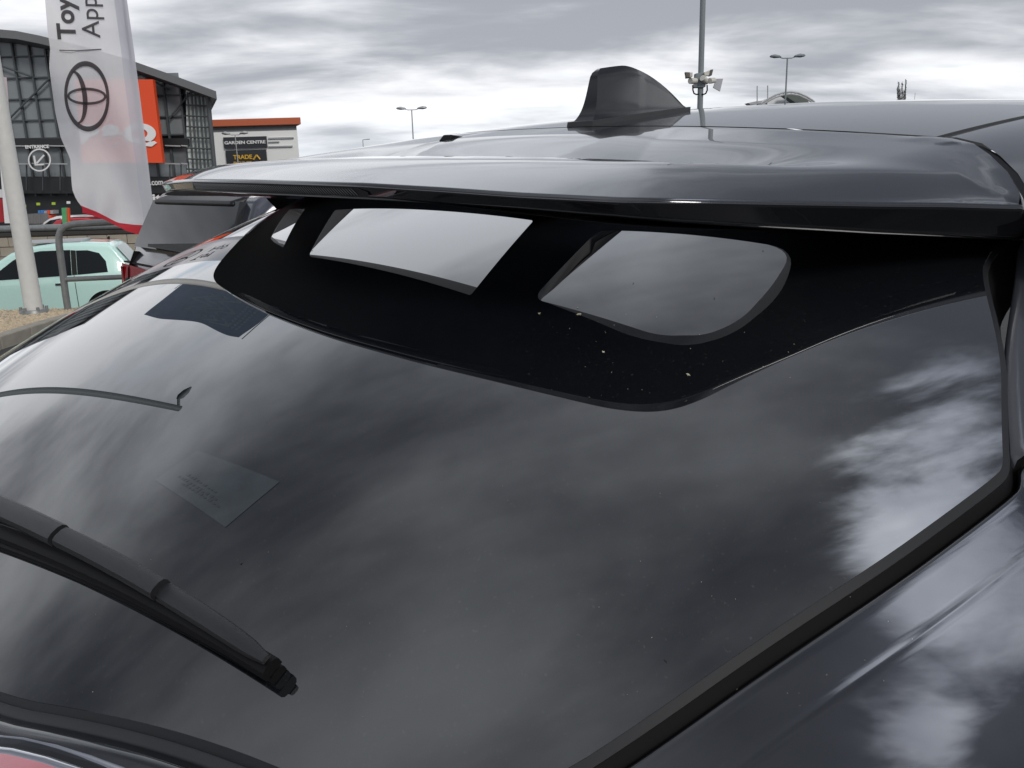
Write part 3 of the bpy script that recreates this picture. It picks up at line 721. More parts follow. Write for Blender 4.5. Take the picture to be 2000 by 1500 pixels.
# --- tail lamp at the lower left
zl = lambda x, y: zG(x, y) - 0.075
def lamp(s):
    lo = cobj(obj('tail_light', meshd('tail_light', [], []), M['red']))
    rim = [con(px, py, zlift(-0.002)) for px, py in ((-140, 1444), (-60, 1437), (0, 1436), (60, 1442), (125, 1457), (190, 1478), (250, 1501), (330, 1536), (430, 1580))]
    d0 = (rim[-1] - rim[0]); d0.z = 0; d0.normalize(); nn = Vector((d0.y, -d0.x, 0)); nn = nn if nn.y < 0 else -nn
    def row(d, dz): return [(s * (p.x + nn.x * d), p.y + nn.y * d, zG(p.x, p.y) - 0.002 - d * 0.25 + dz) for p in rim]
    for nm, rws, m in (('lens_gasket', [row(-0.003, -0.02), row(-0.003, 0.001), row(0.0, 0.002)], M['gap']),
                       ('lens_rim', [row(0.0, 0.002), row(0.0014, 0.0042), row(0.0046, 0.0042), row(0.0058, 0.003)], M['chrome']),
                       ('lens_bezel', [row(0.0058, 0.003), row(0.0095, 0.002)], M['lens']),
                       ('lens_trim', [row(0.0095, 0.002), row(0.0108, 0.0034), row(0.0128, 0.0032), row(0.0140, 0.002)], M['chrome']),
                       ('lens', [row(0.0140, 0.002), row(0.024, 0.001), row(0.05, -0.002), row(0.08, -0.015), row(0.10, -0.06), row(0.10, -0.16)], M['pink'])):
        n = len(rim); vs = [v for r in rws for v in r]; fs = [(j * n + i, j * n + i + 1, (j + 1) * n + i + 1, (j + 1) * n + i) for j in range(len(rws) - 1) for i in range(n - 1)]
        o = obj(nm, meshd(nm, vs, fs), m, lo, True)
    return lo
lamp(1); lamp(-1)
#MORE#

# ================================================================== the place around the car
# --- raised pebble bed with kerb
mb = MB()
kp = [atz(-200, 745, 0.12), atz(-80, 690, 0.12), atz(0, 657, 0.12), atz(60, 638, 0.12), atz(105, 624, 0.12), atz(150, 612, 0.12)]
kp = [Vector((p.x, p.y, 0)) for p in kp]
back = [Vector((-11.0 + (kp[-1].x + 11.0) * i / 5, 9.32, 0)) for i in range(6)]
bed = thing('pebble_bed', 'raised bed of sandy pebbles behind a concrete kerb at the foot of the post', 'planting bed', tuple(kp[2]))
vs = [(p.x - 0.11, p.y, 0.085) for p in kp] + [(p.x, p.y, 0.085) for p in back]
n = len(kp); o = obj('bed_surface', meshd('bed', [tuple(Vector(v) - kp[2]) for v in vs], [(i, i + 1, n + i + 1, n + i) for i in range(n - 1)]), M['sand'], bed)
for i in range(n - 1):                     # kerb stones, butted end to end
    a, b = kp[i], kp[i + 1]; k = max(1, int((b - a).length / 0.9)); d = (b - a).normalized(); nn = Vector((-d.y, d.x, 0)); nn = nn if nn.x < 0 else -nn
    for j in range(k):
        p = a.lerp(b, j / k) - kp[2] + d * 0.004; q = a.lerp(b, (j + 1) / k) - kp[2] - d * 0.004
        m_ = MB().hull8([(p.x, p.y, -0.05), (q.x, q.y, -0.05), ((q + nn * .125).x, (q + nn * .125).y, -0.05), ((p + nn * .125).x, (p + nn * .125).y, -0.05),
                         (p.x, p.y, 0.12), (q.x, q.y, 0.12), ((q + nn * .125).x, (q + nn * .125).y, 0.12), ((p + nn * .125).x, (p + nn * .125).y, 0.12)])
        bevel(m_.build('kerb_stone', M['concrete'], bed), 0.012)
mb = MB(); random.seed(5)
for _ in range(5200):
    t = random.uniform(0, n - 1.001); i = int(t); f = t - i; a = kp[i].lerp(kp[i + 1], f); b = back[i].lerp(back[i + 1], f)
    q = (a + Vector((-0.13, 0, 0))).lerp(b, random.random() ** 1.6) - kp[2]; r = random.uniform(0.010, 0.030)
    cs = [q + Vector((random.uniform(.6, 1) * r * math.cos(k * 1.047), random.uniform(.6, 1) * r * math.sin(k * 1.047), 0.083)) for k in range(6)]
    tp_ = q + Vector((0, 0, 0.083 + r * 0.7)); mb.add(cs + [tp_], [(k, (k + 1) % 6, 6) for k in range(6)])
pebm = mat('pale_pebbles', (0.46, 0.38, 0.27), 0.8, var=0.55, vscale=24)
pb = mb.build('pebbles', pebm, bed); pb['kind'] = 'stuff'
# --- flagpole with base plate (left edge), holding a flag above the frame
bp = at(67, 609, 9.05); bp.z = 0.09
fp = thing('flagpole', 'off-white steel flagpole bolted to the pebble bed at the left edge', 'flagpole', tuple(bp))
MB().tube([(0, 0, 0.02), (0, 0, 0.5), (0, 0, 3), (0, 0, 6.0)], [0.092, 0.089, 0.076, 0.052], 20).build('pole', M['post'], fp, True)
MB().tube([(0, 0, 6.0), (0, 0, 6.03), (0, 0, 6.06)], [0.055, 0.06, 0.03], 16).build('pole_cap', M['galv'], fp, True)
MB().tube([(0, 0, -0.02), (0, 0, 0.0), (0, 0, 0.035)], [0.15, 0.15, 0.13], 16).build('base_plate', M['galv'], fp, True)
for k in range(6):
    c, s_ = math.cos(k * 1.047 + .3) * .125, math.sin(k * 1.047 + .3) * .125
    MB().tube([(c, s_, 0.0), (c, s_, 0.065)], 0.016, 6).build('bolt', M['galv'], fp)
# blue flag on that pole: only seen mirrored in the rear window
bf = thing('blue_flag', 'blue banner flag with pale wavy print, mirrored in the rear window', 'flag', (bp.x - 0.06, bp.y, 0))
def dirp(az, el, R):
    return Vector((math.sin(R_(az)) * R, math.cos(R_(az)) * R, CAMZ + math.tan(R_(el)) * R))
Rb = math.hypot(bp.x, bp.y); fw = 0.78; zb0, zb1 = CAMZ + math.tan(R_(13.2)) * Rb, CAMZ + math.tan(R_(24.6)) * Rb
lf = Vector((-bp.y, bp.x, 0)).normalized(); lf = lf if lf.x < 0 else -lf
def bfp(u_, v_, off=0.0):
    q = lf * (fw * u_ * (1 + 0.06 * math.sin(v_ * 9))) + Vector((0, 0, zb0 + (zb1 - zb0) * v_ + (0.10 * u_ * (1 - v_)) + 0.05 * math.sin(v_ * 17) * u_ * u_ * 0.5))
    nn = Vector((-lf.y, lf.x, 0)); nn = nn if nn.y < 0 else -nn
    return q + nn * (0.07 * math.sin(u_ * 5 + v_ * 6) * u_ + off)
GU, GV = 10, 26
me = meshd('flag', [tuple(bfp(i / GU, j / GV)) for j in range(GV + 1) for i in range(GU + 1)], [(j * (GU + 1) + i, j * (GU + 1) + i + 1, (j + 1) * (GU + 1) + i + 1, (j + 1) * (GU + 1) + i) for j in range(GV) for i in range(GU)])
obj('flag_cloth', me, M['flagblue'], bf, True)
mb = MB()
for r0, ang0 in ((0.30, 0.2), (0.42, 0.5), (0.55, 0.9)):                       # pale wavy strokes
    pts = []
    for k in range(22):
        t = k / 21; uu = 0.15 + 0.75 * t; vv = r0 + 0.09 * math.sin(t * 16 + ang0) + 0.12 * t
        pts.append((uu, vv))
    for k in range(21):
        (a, b), (c, d) = pts[k], pts[k + 1]; mb.add([bfp(a, b, .006), bfp(c, d, .006), bfp(c, d + .055, .006), bfp(a, b + .055, .006)], [(0, 1, 2, 3)])
for row_ in range(3):
    for k in range(9):
        a = 0.2 + k * 0.07; b = 0.86 - row_ * 0.05; mb.add([bfp(a, b, .006), bfp(a + .05, b, .006), bfp(a + .05, b + .028, .006), bfp(a, b + .028, .006)], [(0, 1, 2, 3)])
mb.build('flag_print', M['flaglight'], bf)['kind'] = 'stuff'
MB().tube([(0.03, 0, zb1 + 0.02), tuple(lf * fw * 1.03 + Vector((0, 0, zb1 + 0.03)))], 0.012, 8).build('flag_arm', M['galv'], bf)
MB().tube([(0.03, 0, zb0 - 0.03), tuple(lf * 0.14 + Vector((0, 0, zb0 - 0.02)))], 0.012, 8).build('flag_arm', M['galv'], bf)
# --- white feather flag
FY = 8.0
def lerp_poly(tab, y):
    for (y0, x0), (y1, x1) in zip(tab[:-1], tab[1:]):
        if y0 <= y <= y1: return x0 + (x1 - x0) * (y - y0) / (y1 - y0)
    return tab[0][1] if y < tab[0][0] else tab[-1][1]
LE = [(-420, 150), (-300, 95), (-200, 78), (-90, 80), (0, 88), (60, 93), (95, 98), (130, 96), (170, 101), (220, 108), (270, 119), (310, 137), (345, 139), (370, 141), (390, 149), (404, 160), (418, 175), (440, 215), (455, 245), (460, 262)]
RE = [(-420, 195), (-300, 208), (0, 248), (100, 262), (200, 275), (300, 287), (400, 299), (460, 306)]
def flagpt(px, py, off=0.0):
    l, r = lerp_poly(LE, py), lerp_poly(RE, py); t = (r - px) / (r - l + 1e-6)
    wv = 0.16 * t * math.sin(py * 0.021 + t * 2.2) + 0.05 * math.sin(t * 9 + py * 0.012) * (1 if t > 0.22 else t / 0.22)
    p = at(px, py, FY); return p + Vector((0, wv - off, 0)) * 1.0
fb_ = at(306, 460, FY); base_f = Vector((at(298, 400, FY).x, FY, ground_z(-3.4, 8)))
ff_ = thing('feather_flag', 'tall translucent white feather flag with dark printed oval emblem and a red bottom hem', 'flag', tuple(base_f))
def fgrid(name, l0, l1, y0, y1, m, nu=16, nv=60, off=0.0):
    vs = []
    for j in range(nv + 1):
        py = y0 + (y1 - y0) * j / nv; l, r = lerp_poly(LE, py), lerp_poly(RE, py)
        for i in range(nu + 1):
            t = l0 + (l1 - l0) * i / nu; vs.append(tuple(flagpt(l + (r - l) * t, py, off) - base_f))
    return obj(name, meshd(name, vs, [(j * (nu + 1) + i, j * (nu + 1) + i + 1, (j + 1) * (nu + 1) + i + 1, (j + 1) * (nu + 1) + i) for j in range(nv) for i in range(nu)]), m, ff_, True)
# cloth: main panel, sleeve along the pole and red hem below a sloping seam
def seam_y(px): return lerp_poly([(100, 398), (157, 401), (190, 414), (230, 435), (262, 439), (310, 441)], px)
def hem(px): return lerp_poly([(100, 410), (160, 416), (198, 428), (243, 451), (268, 459), (310, 466)], px)
def panel(name, x0f, x1f, ytop, m, nu, nv, fy0=None, off=0.0):
    """columns run down the cloth; fy gives lower limit by column"""
    vs = []
    for j in range(nv + 1):
        for i in range(nu + 1):
            t = x0f + (x1f - x0f) * i / nu
            py = ytop; s0, s1 = -420, 401
            f = j / nv
            # iterate to find the bottom for this column
            xb = lerp_poly(LE, 401) + (lerp_poly(RE, 430) - lerp_poly(LE, 401)) * t; yb = seam_y(xb)
            py = s0 + (yb - s0) * f; l, r = lerp_poly(LE, min(py, 401)), lerp_poly(RE, py)
            if py > 401: l = lerp_poly(LE, 401)
            vs.append(tuple(flagpt_free(l + (r - l) * t, py, t, off) - base_f))
    return obj(name, meshd(name, vs, [(j * (nu + 1) + i, j * (nu + 1) + i + 1, (j + 1) * (nu + 1) + i + 1, (j + 1) * (nu + 1) + i) for j in range(nv) for i in range(nu)]), m, ff_, True)
def flagpt_free(px, py, t, off=0.0):
    tt = 1 - t
    wv = 0.16 * tt * math.sin(py * 0.021 + tt * 2.2) + 0.04 * math.sin(tt * 9 + py * 0.012) * min(1, tt / 0.22)
    wv += 0.05 * tt * sm(300, 400, py) * math.sin(px * 0.09 + py * 0.03)
    return at(px, py, FY + wv - off)
def flagpt(px, py, off=0.0):
    l, r = lerp_poly(LE, min(py, 401)), lerp_poly(RE, py); return flagpt_free(px, py, (px - l) / (r - l + 1e-6), off)
panel('flag_cloth', 0.0, 0.845, -420, M['flag'], 18, 110)
panel('flag_sleeve', 0.845, 1.0, -420, M['flagsleeve'], 5, 110)
vs = []; nu = 24
for j in range(4):
    for i in range(nu + 1):
        px = 157 + (304 - 157) * i / nu; y0, y1 = seam_y(px), hem(px); py = y0 + (y1 - y0) * j / 3
        vs.append(tuple(flagpt(px + (4 if j else 0), py, 0.0) - base_f))
obj('red_hem', meshd('red_hem', vs, [(j * (nu + 1) + i, j * (nu + 1) + i + 1, (j + 1) * (nu + 1) + i + 1, (j + 1) * (nu + 1) + i) for j in range(3) for i in range(nu)]), M['flagred'], ff_, True)
pt = at(200, -400, FY) - base_f; pxo = at(293, 400, FY + 0.04).x - base_f.x
MB().tube([(pxo, 0.04, -0.02), (pxo, 0.04, 2.0), (pxo, 0.04, pt.z)], [0.018, 0.014, 0.008], 10).build('flag_pole', M['galv'], ff_, True)
MB().tube([(pxo, 0.04, -0.03), (pxo, 0.04, 0.05)], [0.24, 0.20], 16).build('flag_base', M['galv'], ff_, True)
def ring(name, cx, cy, rx, ry, wx, wy, rot=0.0, a0=0, a1=360, sx=0.0, sy=0.0):
    vs = []; k = 56
    for i in range(k + 1):
        a = R_(a0 + (a1 - a0) * i / k)
        for q in (0, 1):
            ex, ey = (rx * math.cos(a), ry * math.sin(a)) if q == 0 else ((rx - wx) * math.cos(a) + sx, (ry - wy) * math.sin(a) + sy)
            X_, Y_ = cx + ex * math.cos(rot) - ey * math.sin(rot), cy + ex * math.sin(rot) + ey * math.cos(rot)
            vs.append(tuple(flagpt(X_, Y_, 0.012) - base_f))
    obj(name, meshd(name, vs, [(2 * i, 2 * i + 2, 2 * i + 3, 2 * i + 1) for i in range(k)]), M['print'], ff_)
rt = R_(-4)
ring('emblem_ring', 169.5, 188, 44, 69, 6.0, 10, rt)
ring('emblem_ring', 169.5, 188, 38.5, 17, 5.0, 5.5, R_(1))
ring('emblem_ring', 148.5, 190, 22.0, 52, 8.0, 3.5, R_(-6), -92, 92, -1.5)
# printed words running up the cloth
def flag_text(s_, px0, py0, size, bold, m=M['print']):
    me = text_mesh(s_, 1.0, bold); 
    bm = bmesh.new(); bm.from_mesh(me); bmesh.ops.subdivide_edges(bm, edges=[e for e in bm.edges if e.calc_length() > 0.15], cuts=2); 
    for v_ in bm.verts:
        x_, y_ = v_.co.x * size, v_.co.y * size
        v_.co = flagpt(px0 - y_ - x_ * 0.10, py0 - x_ - y_ * 0.03, 0.012) - base_f
    bm.to_mesh(me); bm.free(); obj('lettering', me, m, ff_)
flag_text('Toy', 148, 77, 50, 0.030); flag_text('App', 196, 74, 50, 0.004)
mb = MB(); mb.add([flagpt(116, 97, .012) - base_f, flagpt(150, 98, .012) - base_f, flagpt(150, 100, .012) - base_f, flagpt(116, 99, .012) - base_f], [(0, 1, 2, 3)])
mb.add([flagpt(150, 98, .012) - base_f, flagpt(198, 95, .012) - base_f, flagpt(198, 97.2, .012) - base_f, flagpt(150, 100, .012) - base_f], [(0, 1, 2, 3)])
mb.build('printed_line', M['print'], ff_)
# --- galvanised hoop barrier
HY = 9.2
hb = at(133, 606, HY); hb.z = 0.0
hoop = thing('hoop_barrier', 'galvanised steel hoop rail with a mid bar at the back of the pebble bed', 'barrier', tuple(hb))
def hp(px, py): return at(px, py, HY) - hb
path = [Vector((0, 0, 0.0))] + [hp(*q) for q in ((128, 575), (121, 520), (115.5, 478), (115, 462), (119, 450), (128, 442), (142, 438), (160, 436.5), (230, 433), (420, 426))]
end = path[-1]; path += [end + Vector((0.12, 0, -0.04)), end + Vector((0.17, 0, -0.16)), Vector((end.x + 0.18, 0, 0.0))]
MB().tube(path, 0.036, 12).build('hoop_rail', M['galv'], hoop, True)
a = hp(124, 546); b = Vector((end.x + 0.17, 0, a.z + 0.03)); MB().tube([a, b], 0.028, 10).build('mid_bar', M['galv'], hoop, True)
# --- lamp column out of frame on the left, mirrored in the rear window
lc = dirp(-43.0, 0, 11.0); lp = thing('lamp_post', 'dark lamp column with a small tilted head, seen only mirrored in the rear window', 'street lamp', (lc.x, lc.y, 0))
hz_ = CAMZ + math.tan(R_(24.7)) * 11
MB().tube([(0, 0, 0), (0, 0, 1.2), (0, 0, hz_)], [0.085, 0.07, 0.062], 12).build('pole', M['grey'], lp, True)
e1 = dirp(-42.0, 23.9, 11.0) - Vector((lc.x, lc.y, 0)); e2 = dirp(-40.6, 24.2, 11.0) - Vector((lc.x, lc.y, 0))
MB().tube([(0, 0, hz_ - 0.03), tuple(e1)], 0.028, 8).build('arm', M['grey'], lp)
d = (e2 - e1); mb = MB(); mb.tube([e1 - d * 0.1, e1 + d * 0.15, e1 + d * 0.6, e2], [0.03, 0.075, 0.07, 0.015], 10); mb.build('lamp_head', M['grey'], lp, True)

# ------------------------------------------------------------------ cars
def car_body(name, label, L_, W_, prof, belt, tumble, paint, group=None):
    """prof: list of (x from rear, z top); car lies along local +X (front), y is across, origin on the ground under the middle"""
    t = thing(name, label, 'car', group=group)
    xs_ = sorted(set([p[0] for p in prof] + list(np.linspace(0, L_, 40))))
    def top(x):
        for (a, za), (b, zb_) in zip(prof[:-1], prof[1:]):
            if a <= x <= b: return za + (zb_ - za) * (x - a) / (b - a + 1e-9)
        return prof[-1][1]
    def wid(x, z):
        e = min(x, L_ - x); c = 1 - 0.16 * max(0, 1 - e / 0.55) ** 2.2
        w_ = W_ / 2 * c
        if z > belt: w_ -= tumble * (z - belt)
        else: w_ -= 0.05 * ((belt - z) / belt) ** 2
        return w_
    rows = []
    for x in xs_:
        zt = max(0.25, top(x)); r = min(0.09, zt * 0.3); c = []
        for z in (0.2, 0.35, 0.55, 0.75, 0.9, 1.0): 
            z_ = min(z, zt - r); c.append((wid(x, z_), z_))
        for f in (0.33, 0.66, 1.0):
            z_ = max(c[-1][1], c[5][1] + (zt - r - c[5][1]) * f) if zt - r > 1.0 else zt - r; c.append((wid(x, z_), z_))
        wz = c[-1][0]
        for a in (0.35, 0.75, 1.2, 1.57): c.append((wz - r * 1.2 * (1 - math.cos(a)), zt - r + r * math.sin(a) * 1.0))
        c += [((wz - r * 1.2) * 0.5, zt + 0.008), (0, zt + 0.012)]
        rows.append([(x - L_ / 2, y_, z_) for y_, z_ in c] + [(x - L_ / 2, -y_, z_) for y_, z_ in c[-2::-1]])
    n_ = len(rows[0]); vs = [v_ for r_ in rows for v_ in r_]
    fs = [(i * n_ + k, i * n_ + k + 1, (i + 1) * n_ + k + 1, (i + 1) * n_ + k) for i in range(len(rows) - 1) for k in range(n_ - 1)]
    fs += [tuple(range(n_)), tuple((len(rows) - 1) * n_ + k for k in range(n_))[::-1]]
    b = obj('body', meshd('body', vs, fs), paint, t); shade(b, 42)
    def side_panel(nm, poly, m, s, off=0.006, sub=10):
        """poly in (x from rear, z), laid 6 mm proud of the flank"""
        q = resamp(poly, 0.12); pts = [(a - L_ / 2, s * (wid(a, z) + off), z) for a, z in q]
        cx = sum(a for a, z in q) / len(q); cz = sum(z for a, z in q) / len(q)
        mid = [((a + cx) / 2, (z + cz) / 2) for a, z in q]; pm = [(a - L_ / 2, s * (wid(a, z) + off), z) for a, z in mid]
        k = len(q); inn = [(a - L_ / 2, s * (wid(a, z) - 0.02), z) for a, z in q]
        vs = pts + pm + [(cx - L_ / 2, s * (wid(cx, cz) + off), cz)] + inn
        fs = [(i, (i + 1) % k, k + (i + 1) % k, k + i) for i in range(k)] + [(k + i, k + (i + 1) % k, 2 * k) for i in range(k)] + [(i, 2 * k + 1 + i, 2 * k + 1 + (i + 1) % k, (i + 1) % k) for i in range(k)]
        return obj(nm, meshd(nm, vs, fs), m, t)
    def wheel(x, s):
        y_ = s * (W_ / 2 - 0.09)
        w_ = MB().tube([(x - L_ / 2, y_ - s * 0.1, 0.31), (x - L_ / 2, y_ - s * 0.09, 0.31), (x - L_ / 2, y_ + s * 0.085, 0.31), (x - L_ / 2, y_ + s * 0.095, 0.31)], [0.27, 0.31, 0.31, 0.27], 28).build('wheel', M['tyre'], t, True)
        MB().tube([(x - L_ / 2, y_ + s * 0.09, 0.31), (x - L_ / 2, y_ + s * 0.10, 0.31)], [0.20, 0.19], 20).build('rim', M['lightgrey'], w_)
        k = 20; arch = [(x + 0.36 * math.cos(math.pi * i / k), 0.31 + 0.36 * math.sin(math.pi * i / k)) for i in range(k + 1)] + [(x - 0.36, 0.2), (x + 0.36, 0.2)]
        side_panel('wheel_arch', arch, M['gap'], s, 0.003)
    return t, top, wid, side_panel, wheel
def place(t, loc, yaw):
    t.location = loc; t.rotation_euler = (0, 0, yaw)
# mint green small hatchback, side on, nose to the left
ML = 3.57
mprof = [(0, 0.55), (0.02, 0.78), (0.10, 0.92), (0.20, 1.05), (0.46, 1.40), (0.52, 1.455), (0.9, 1.485), (1.35, 1.488), (1.75, 1.45), (2.05, 1.36), (2.40, 1.14), (2.62, 0.985), (2.9, 0.93), (3.25, 0.84), (3.45, 0.70), (3.55, 0.50), (3.57, 0.35)]
mint, mtop, mwid, mside, mwheel = car_body('parked_car', 'mint green three-door hatchback parked side-on below the pebble bed', ML, 1.62, mprof, 0.92, 0.38, M['mint'])
for s in (1, -1):
    mside('side_window', [(0.56, 0.98), (1.04, 0.96), (1.04, 1.36), (0.86, 1.355), (0.68, 1.30), (0.58, 1.16)], M['glassfar'], s)
    mside('door_window', [(1.13, 0.955), (2.36, 0.935), (2.26, 1.06), (2.02, 1.24), (1.85, 1.33), (1.60, 1.375), (1.13, 1.372)], M['glassfar'], s)
    mside('window_pillar', [(1.045, 0.96), (1.125, 0.957), (1.125, 1.37), (1.045, 1.36)], M['black'], s, 0.004)
    mside('door_seam', [(1.09, 0.30), (1.10, 0.30), (1.10, 0.95), (1.09, 0.95)], M['gap'], s, 0.003)
    mside('door_seam', [(2.47, 0.34), (2.48, 0.34), (2.42, 0.93), (2.41, 0.93)], M['gap'], s, 0.003)
    mside('sill_shade_line', [(0.75, 0.40), (2.75, 0.40), (2.75, 0.385), (0.75, 0.385)], mat('mint_shadow_line', (0.22, 0.45, 0.38), 0.5), s, 0.003)  # darker mint strip paints the shade along the sill
    mside('door_handle', [(1.22, 0.80), (1.40, 0.80), (1.40, 0.835), (1.22, 0.835)], M['chrome'], s, 0.02)
    mwheel(0.62, s); mwheel(2.92, s)
mi = MB(); mi.tube([(2.44 - ML / 2, 0.86, 0.97), (2.42 - ML / 2, 0.94, 0.99), (2.42 - ML / 2, 1.00, 0.99)], [0.04, 0.075, 0.05], 10); 
mo = mi.build('door_mirror', M['white'], mint, True)
mi = MB(); mi.tube([(2.44 - ML / 2, 0.80, 0.89), (2.44 - ML / 2, 0.93, 0.90)], [0.03, 0.05], 8); mi.build('mirror_stalk', M['black'], mint)
mi = MB(); mi.add([(0.225 - ML / 2, 0.52, 1.075), (0.445 - ML / 2, 0.47, 1.375), (0.445 - ML / 2, -0.47, 1.375), (0.225 - ML / 2, -0.52, 1.075)], [(0, 1, 2, 3)])
for v_i in range(4): mi.v[v_i] = (mi.v[v_i][0] - 0.02, mi.v[v_i][1], mi.v[v_i][2] + 0.015)
mi.build('rear_window', M['panelit'], mint)
mi = MB(); mi.tube([(0.62 - ML / 2, 0.0, 1.49), (0.60 - ML / 2, 0, 1.54)], [0.03, 0.012], 6); mi.build('aerial', M['black'], mint)
mi = MB(); mi.box((-0.05 + 1.05 - ML / 2, -0.46, 1.492), (0.95 - 0.05 + 1.15 - ML / 2, 0.46, 1.506)); mi.build('folded_roof', M['lightgrey'], mint)
mp = at(62, 500, 14.6); place(mint, (mp.x - 0.10, 15.0, ground_z(mp.x, 15.1) + 0.0), math.pi)
mint.rotation_euler = (0, 0, math.pi + R_(15))
# blue-grey crossover in the next bay, seen from behind; its cargo window fills the gap under the spoiler
GL = 4.4
gprof = [(0, 0.50), (0.0, 0.74), (0.03, 0.98), (0.10, 1.02), (0.40, 1.36), (0.30, 1.415), (0.36, 1.44), (0.9, 1.53), (1.7, 1.58), (2.3, 1.55), (2.7, 1.40), (3.15, 1.08), (3.3, 1.02), (4.0, 0.90), (4.3, 0.72), (4.4, 0.45)]
gprof = [(0, 0.50), (0.01, 0.74), (0.04, 0.97), (0.08, 1.02), (0.22, 1.31), (0.28, 1.36), (0.9, 1.47), (1.7, 1.52), (2.3, 1.49), (2.7, 1.36), (3.15, 1.06), (3.3, 1.0), (4.0, 0.90), (4.3, 0.72), (4.4, 0.45)]
grey, gtop, gwid, gside, gwheel = car_body('parked_car', 'blue-grey crossover parked beyond the near car, red tail lamp wrapping its corner', GL, 1.84, gprof, 0.98, 0.34, M['paint2'])
def rearq(x, z): return x - GL / 2
def rpan(nm, pts, m, off=0.006, parent=None):     # panels on the tail: (y, z), x found from the profile
    def rx(z):
        tab = [(0.50, 0.0), (0.74, 0.01), (0.97, 0.04), (1.02, 0.08), (1.31, 0.22), (1.36, 0.28)]
        for (za, xa), (zb_, xb_) in zip(tab[:-1], tab[1:]):
            if za <= z <= zb_: return xa + (xb_ - xa) * (z - za) / (zb_ - za)
        return 0.0
    q = resamp(pts, 0.08); vs = [(rx(z) - GL / 2 - off, y_, z + off * 0.5) for y_, z in q]; k = len(vs)
    inn = [(rx(z) - GL / 2 + 0.05, y_, z) for y_, z in q]
    return obj(nm, meshd(nm, vs + inn, [tuple(range(k))] + [(i, (i + 1) % k, k + (i + 1) % k, k + i) for i in range(k)]), m, parent or grey)
rpan('rear_window', [(-0.68, 1.045), (0.68, 1.045), (0.67, 1.12), (0.62, 1.31), (-0.62, 1.31), (-0.67, 1.12)], M['glassfar'], 0.03)
rpan('number_plate', [(-0.26, 0.66), (0.26, 0.66), (0.26, 0.72), (-0.26, 0.72)], M['white'], 0.012)
mi = MB(); mi.hull8([(0.17 - GL / 2, -0.56, 1.30), (0.17 - GL / 2, 0.56, 1.30), (0.40 - GL / 2, 0.62, 1.33), (0.40 - GL / 2, -0.62, 1.33), (0.17 - GL / 2, -0.55, 1.325), (0.17 - GL / 2, 0.55, 1.325), (0.40 - GL / 2, 0.60, 1.39), (0.40 - GL / 2, -0.60, 1.39)])
bevel(mi.build('roof_spoiler', M['black'], grey), 0.012, 3)
for s in (1, -1):
    gside('tail_light', [(-0.0, 0.76), (0.0, 0.94), (0.12, 0.955), (0.40, 0.93), (0.30, 0.84), (0.12, 0.76)], M['red'], s, 0.014)
    rpan('tail_light', [(s * 0.80, 0.76), (s * 0.80, 0.945), (s * 0.36, 0.935), (s * 0.36, 0.875), (s * 0.58, 0.85), (s * 0.66, 0.76)], M['red'], 0.022)
    rpan('lamp_inner', [(s * 0.72, 0.78), (s * 0.72, 0.86), (s * 0.40, 0.90), (s * 0.40, 0.885), (s * 0.60, 0.82)], M['lens'], 0.026)
    rpan('hatch_seam', [(s * 0.655, 0.72), (s * 0.662, 0.72), (s * 0.662, 1.02), (s * 0.655, 1.02)], M['gap'], 0.028)
    gside('side_window', [(0.62, 1.06), (1.5, 1.04), (1.5, 1.36), (0.9, 1.36)], M['glassfar'], s)
    gside('door_window', [(1.56, 1.04), (2.8, 1.02), (2.3, 1.36), (1.56, 1.38)], M['glassfar'], s)
    gwheel(0.85, s); gwheel(3.5, s)
rpan('lamp_seam', [(-0.80, 0.955), (0.80, 0.955), (0.80, 0.965), (-0.80, 0.965)], M['gap'], 0.010)
mi = MB(); mi.hull8([(0.095 - GL / 2, -0.42, 1.06), (0.075 - GL / 2, 0.34, 1.07), (0.080 - GL / 2, 0.34, 1.085), (0.09 - GL / 2, -0.40, 1.12), (0.04 - GL / 2, -0.42, 1.065), (0.035 - GL / 2, 0.34, 1.075), (0.037 - GL / 2, 0.34, 1.09), (0.045 - GL / 2, -0.40, 1.125)]); mi.build('wiper', M['wiper'], grey)
fdir = AM @ Vector((0, 1, 0)); yaw = math.atan2(fdir.y, fdir.x)
lampc = at(232, 535, 5.15); ctr = Vector((lampc.x, lampc.y, 0)) + Vector((math.cos(yaw), math.sin(yaw), 0)) * (GL / 2) + Vector((math.sin(yaw), -math.cos(yaw), 0)) * 0.84
place(grey, (ctr.x, ctr.y, 0.0), yaw)
# distant cars beyond the wall
def far_car(px, Yd, paint, label, yaw_, flip=1):
    pr = [(0, 0.45), (0.05, 0.85), (0.35, 1.0), (0.75, 1.38), (1.2, 1.46), (2.1, 1.45), (2.5, 1.32), (3.05, 0.98), (3.8, 0.85), (4.1, 0.6), (4.15, 0.4)]
    t, *_r = car_body('parked_car', label, 4.15, 1.75, pr, 0.92, 0.4, paint); sp = _r[2]
    for s in (1, -1):
        sp('side_window', [(0.85, 0.98), (1.75, 0.96), (1.75, 1.34), (1.05, 1.33)], M['glassfar'], s)
        sp('door_window', [(1.82, 0.96), (2.85, 0.95), (2.4, 1.25), (1.82, 1.34)], M['glassfar'], s); _r[3](0.75, s); _r[3](3.3, s)
    p = at(px, 440, Yd); place(t, (p.x, Yd, ground_z(p.x, Yd)), yaw_); return t
far_car(128, 45.5, M['white'], 'white hatchback beyond the wall, left of the green board', math.pi - 0.1)
far_car(178, 42.5, M['redpaint'], 'red hatchback beyond the wall in front of the white car', 0.1)
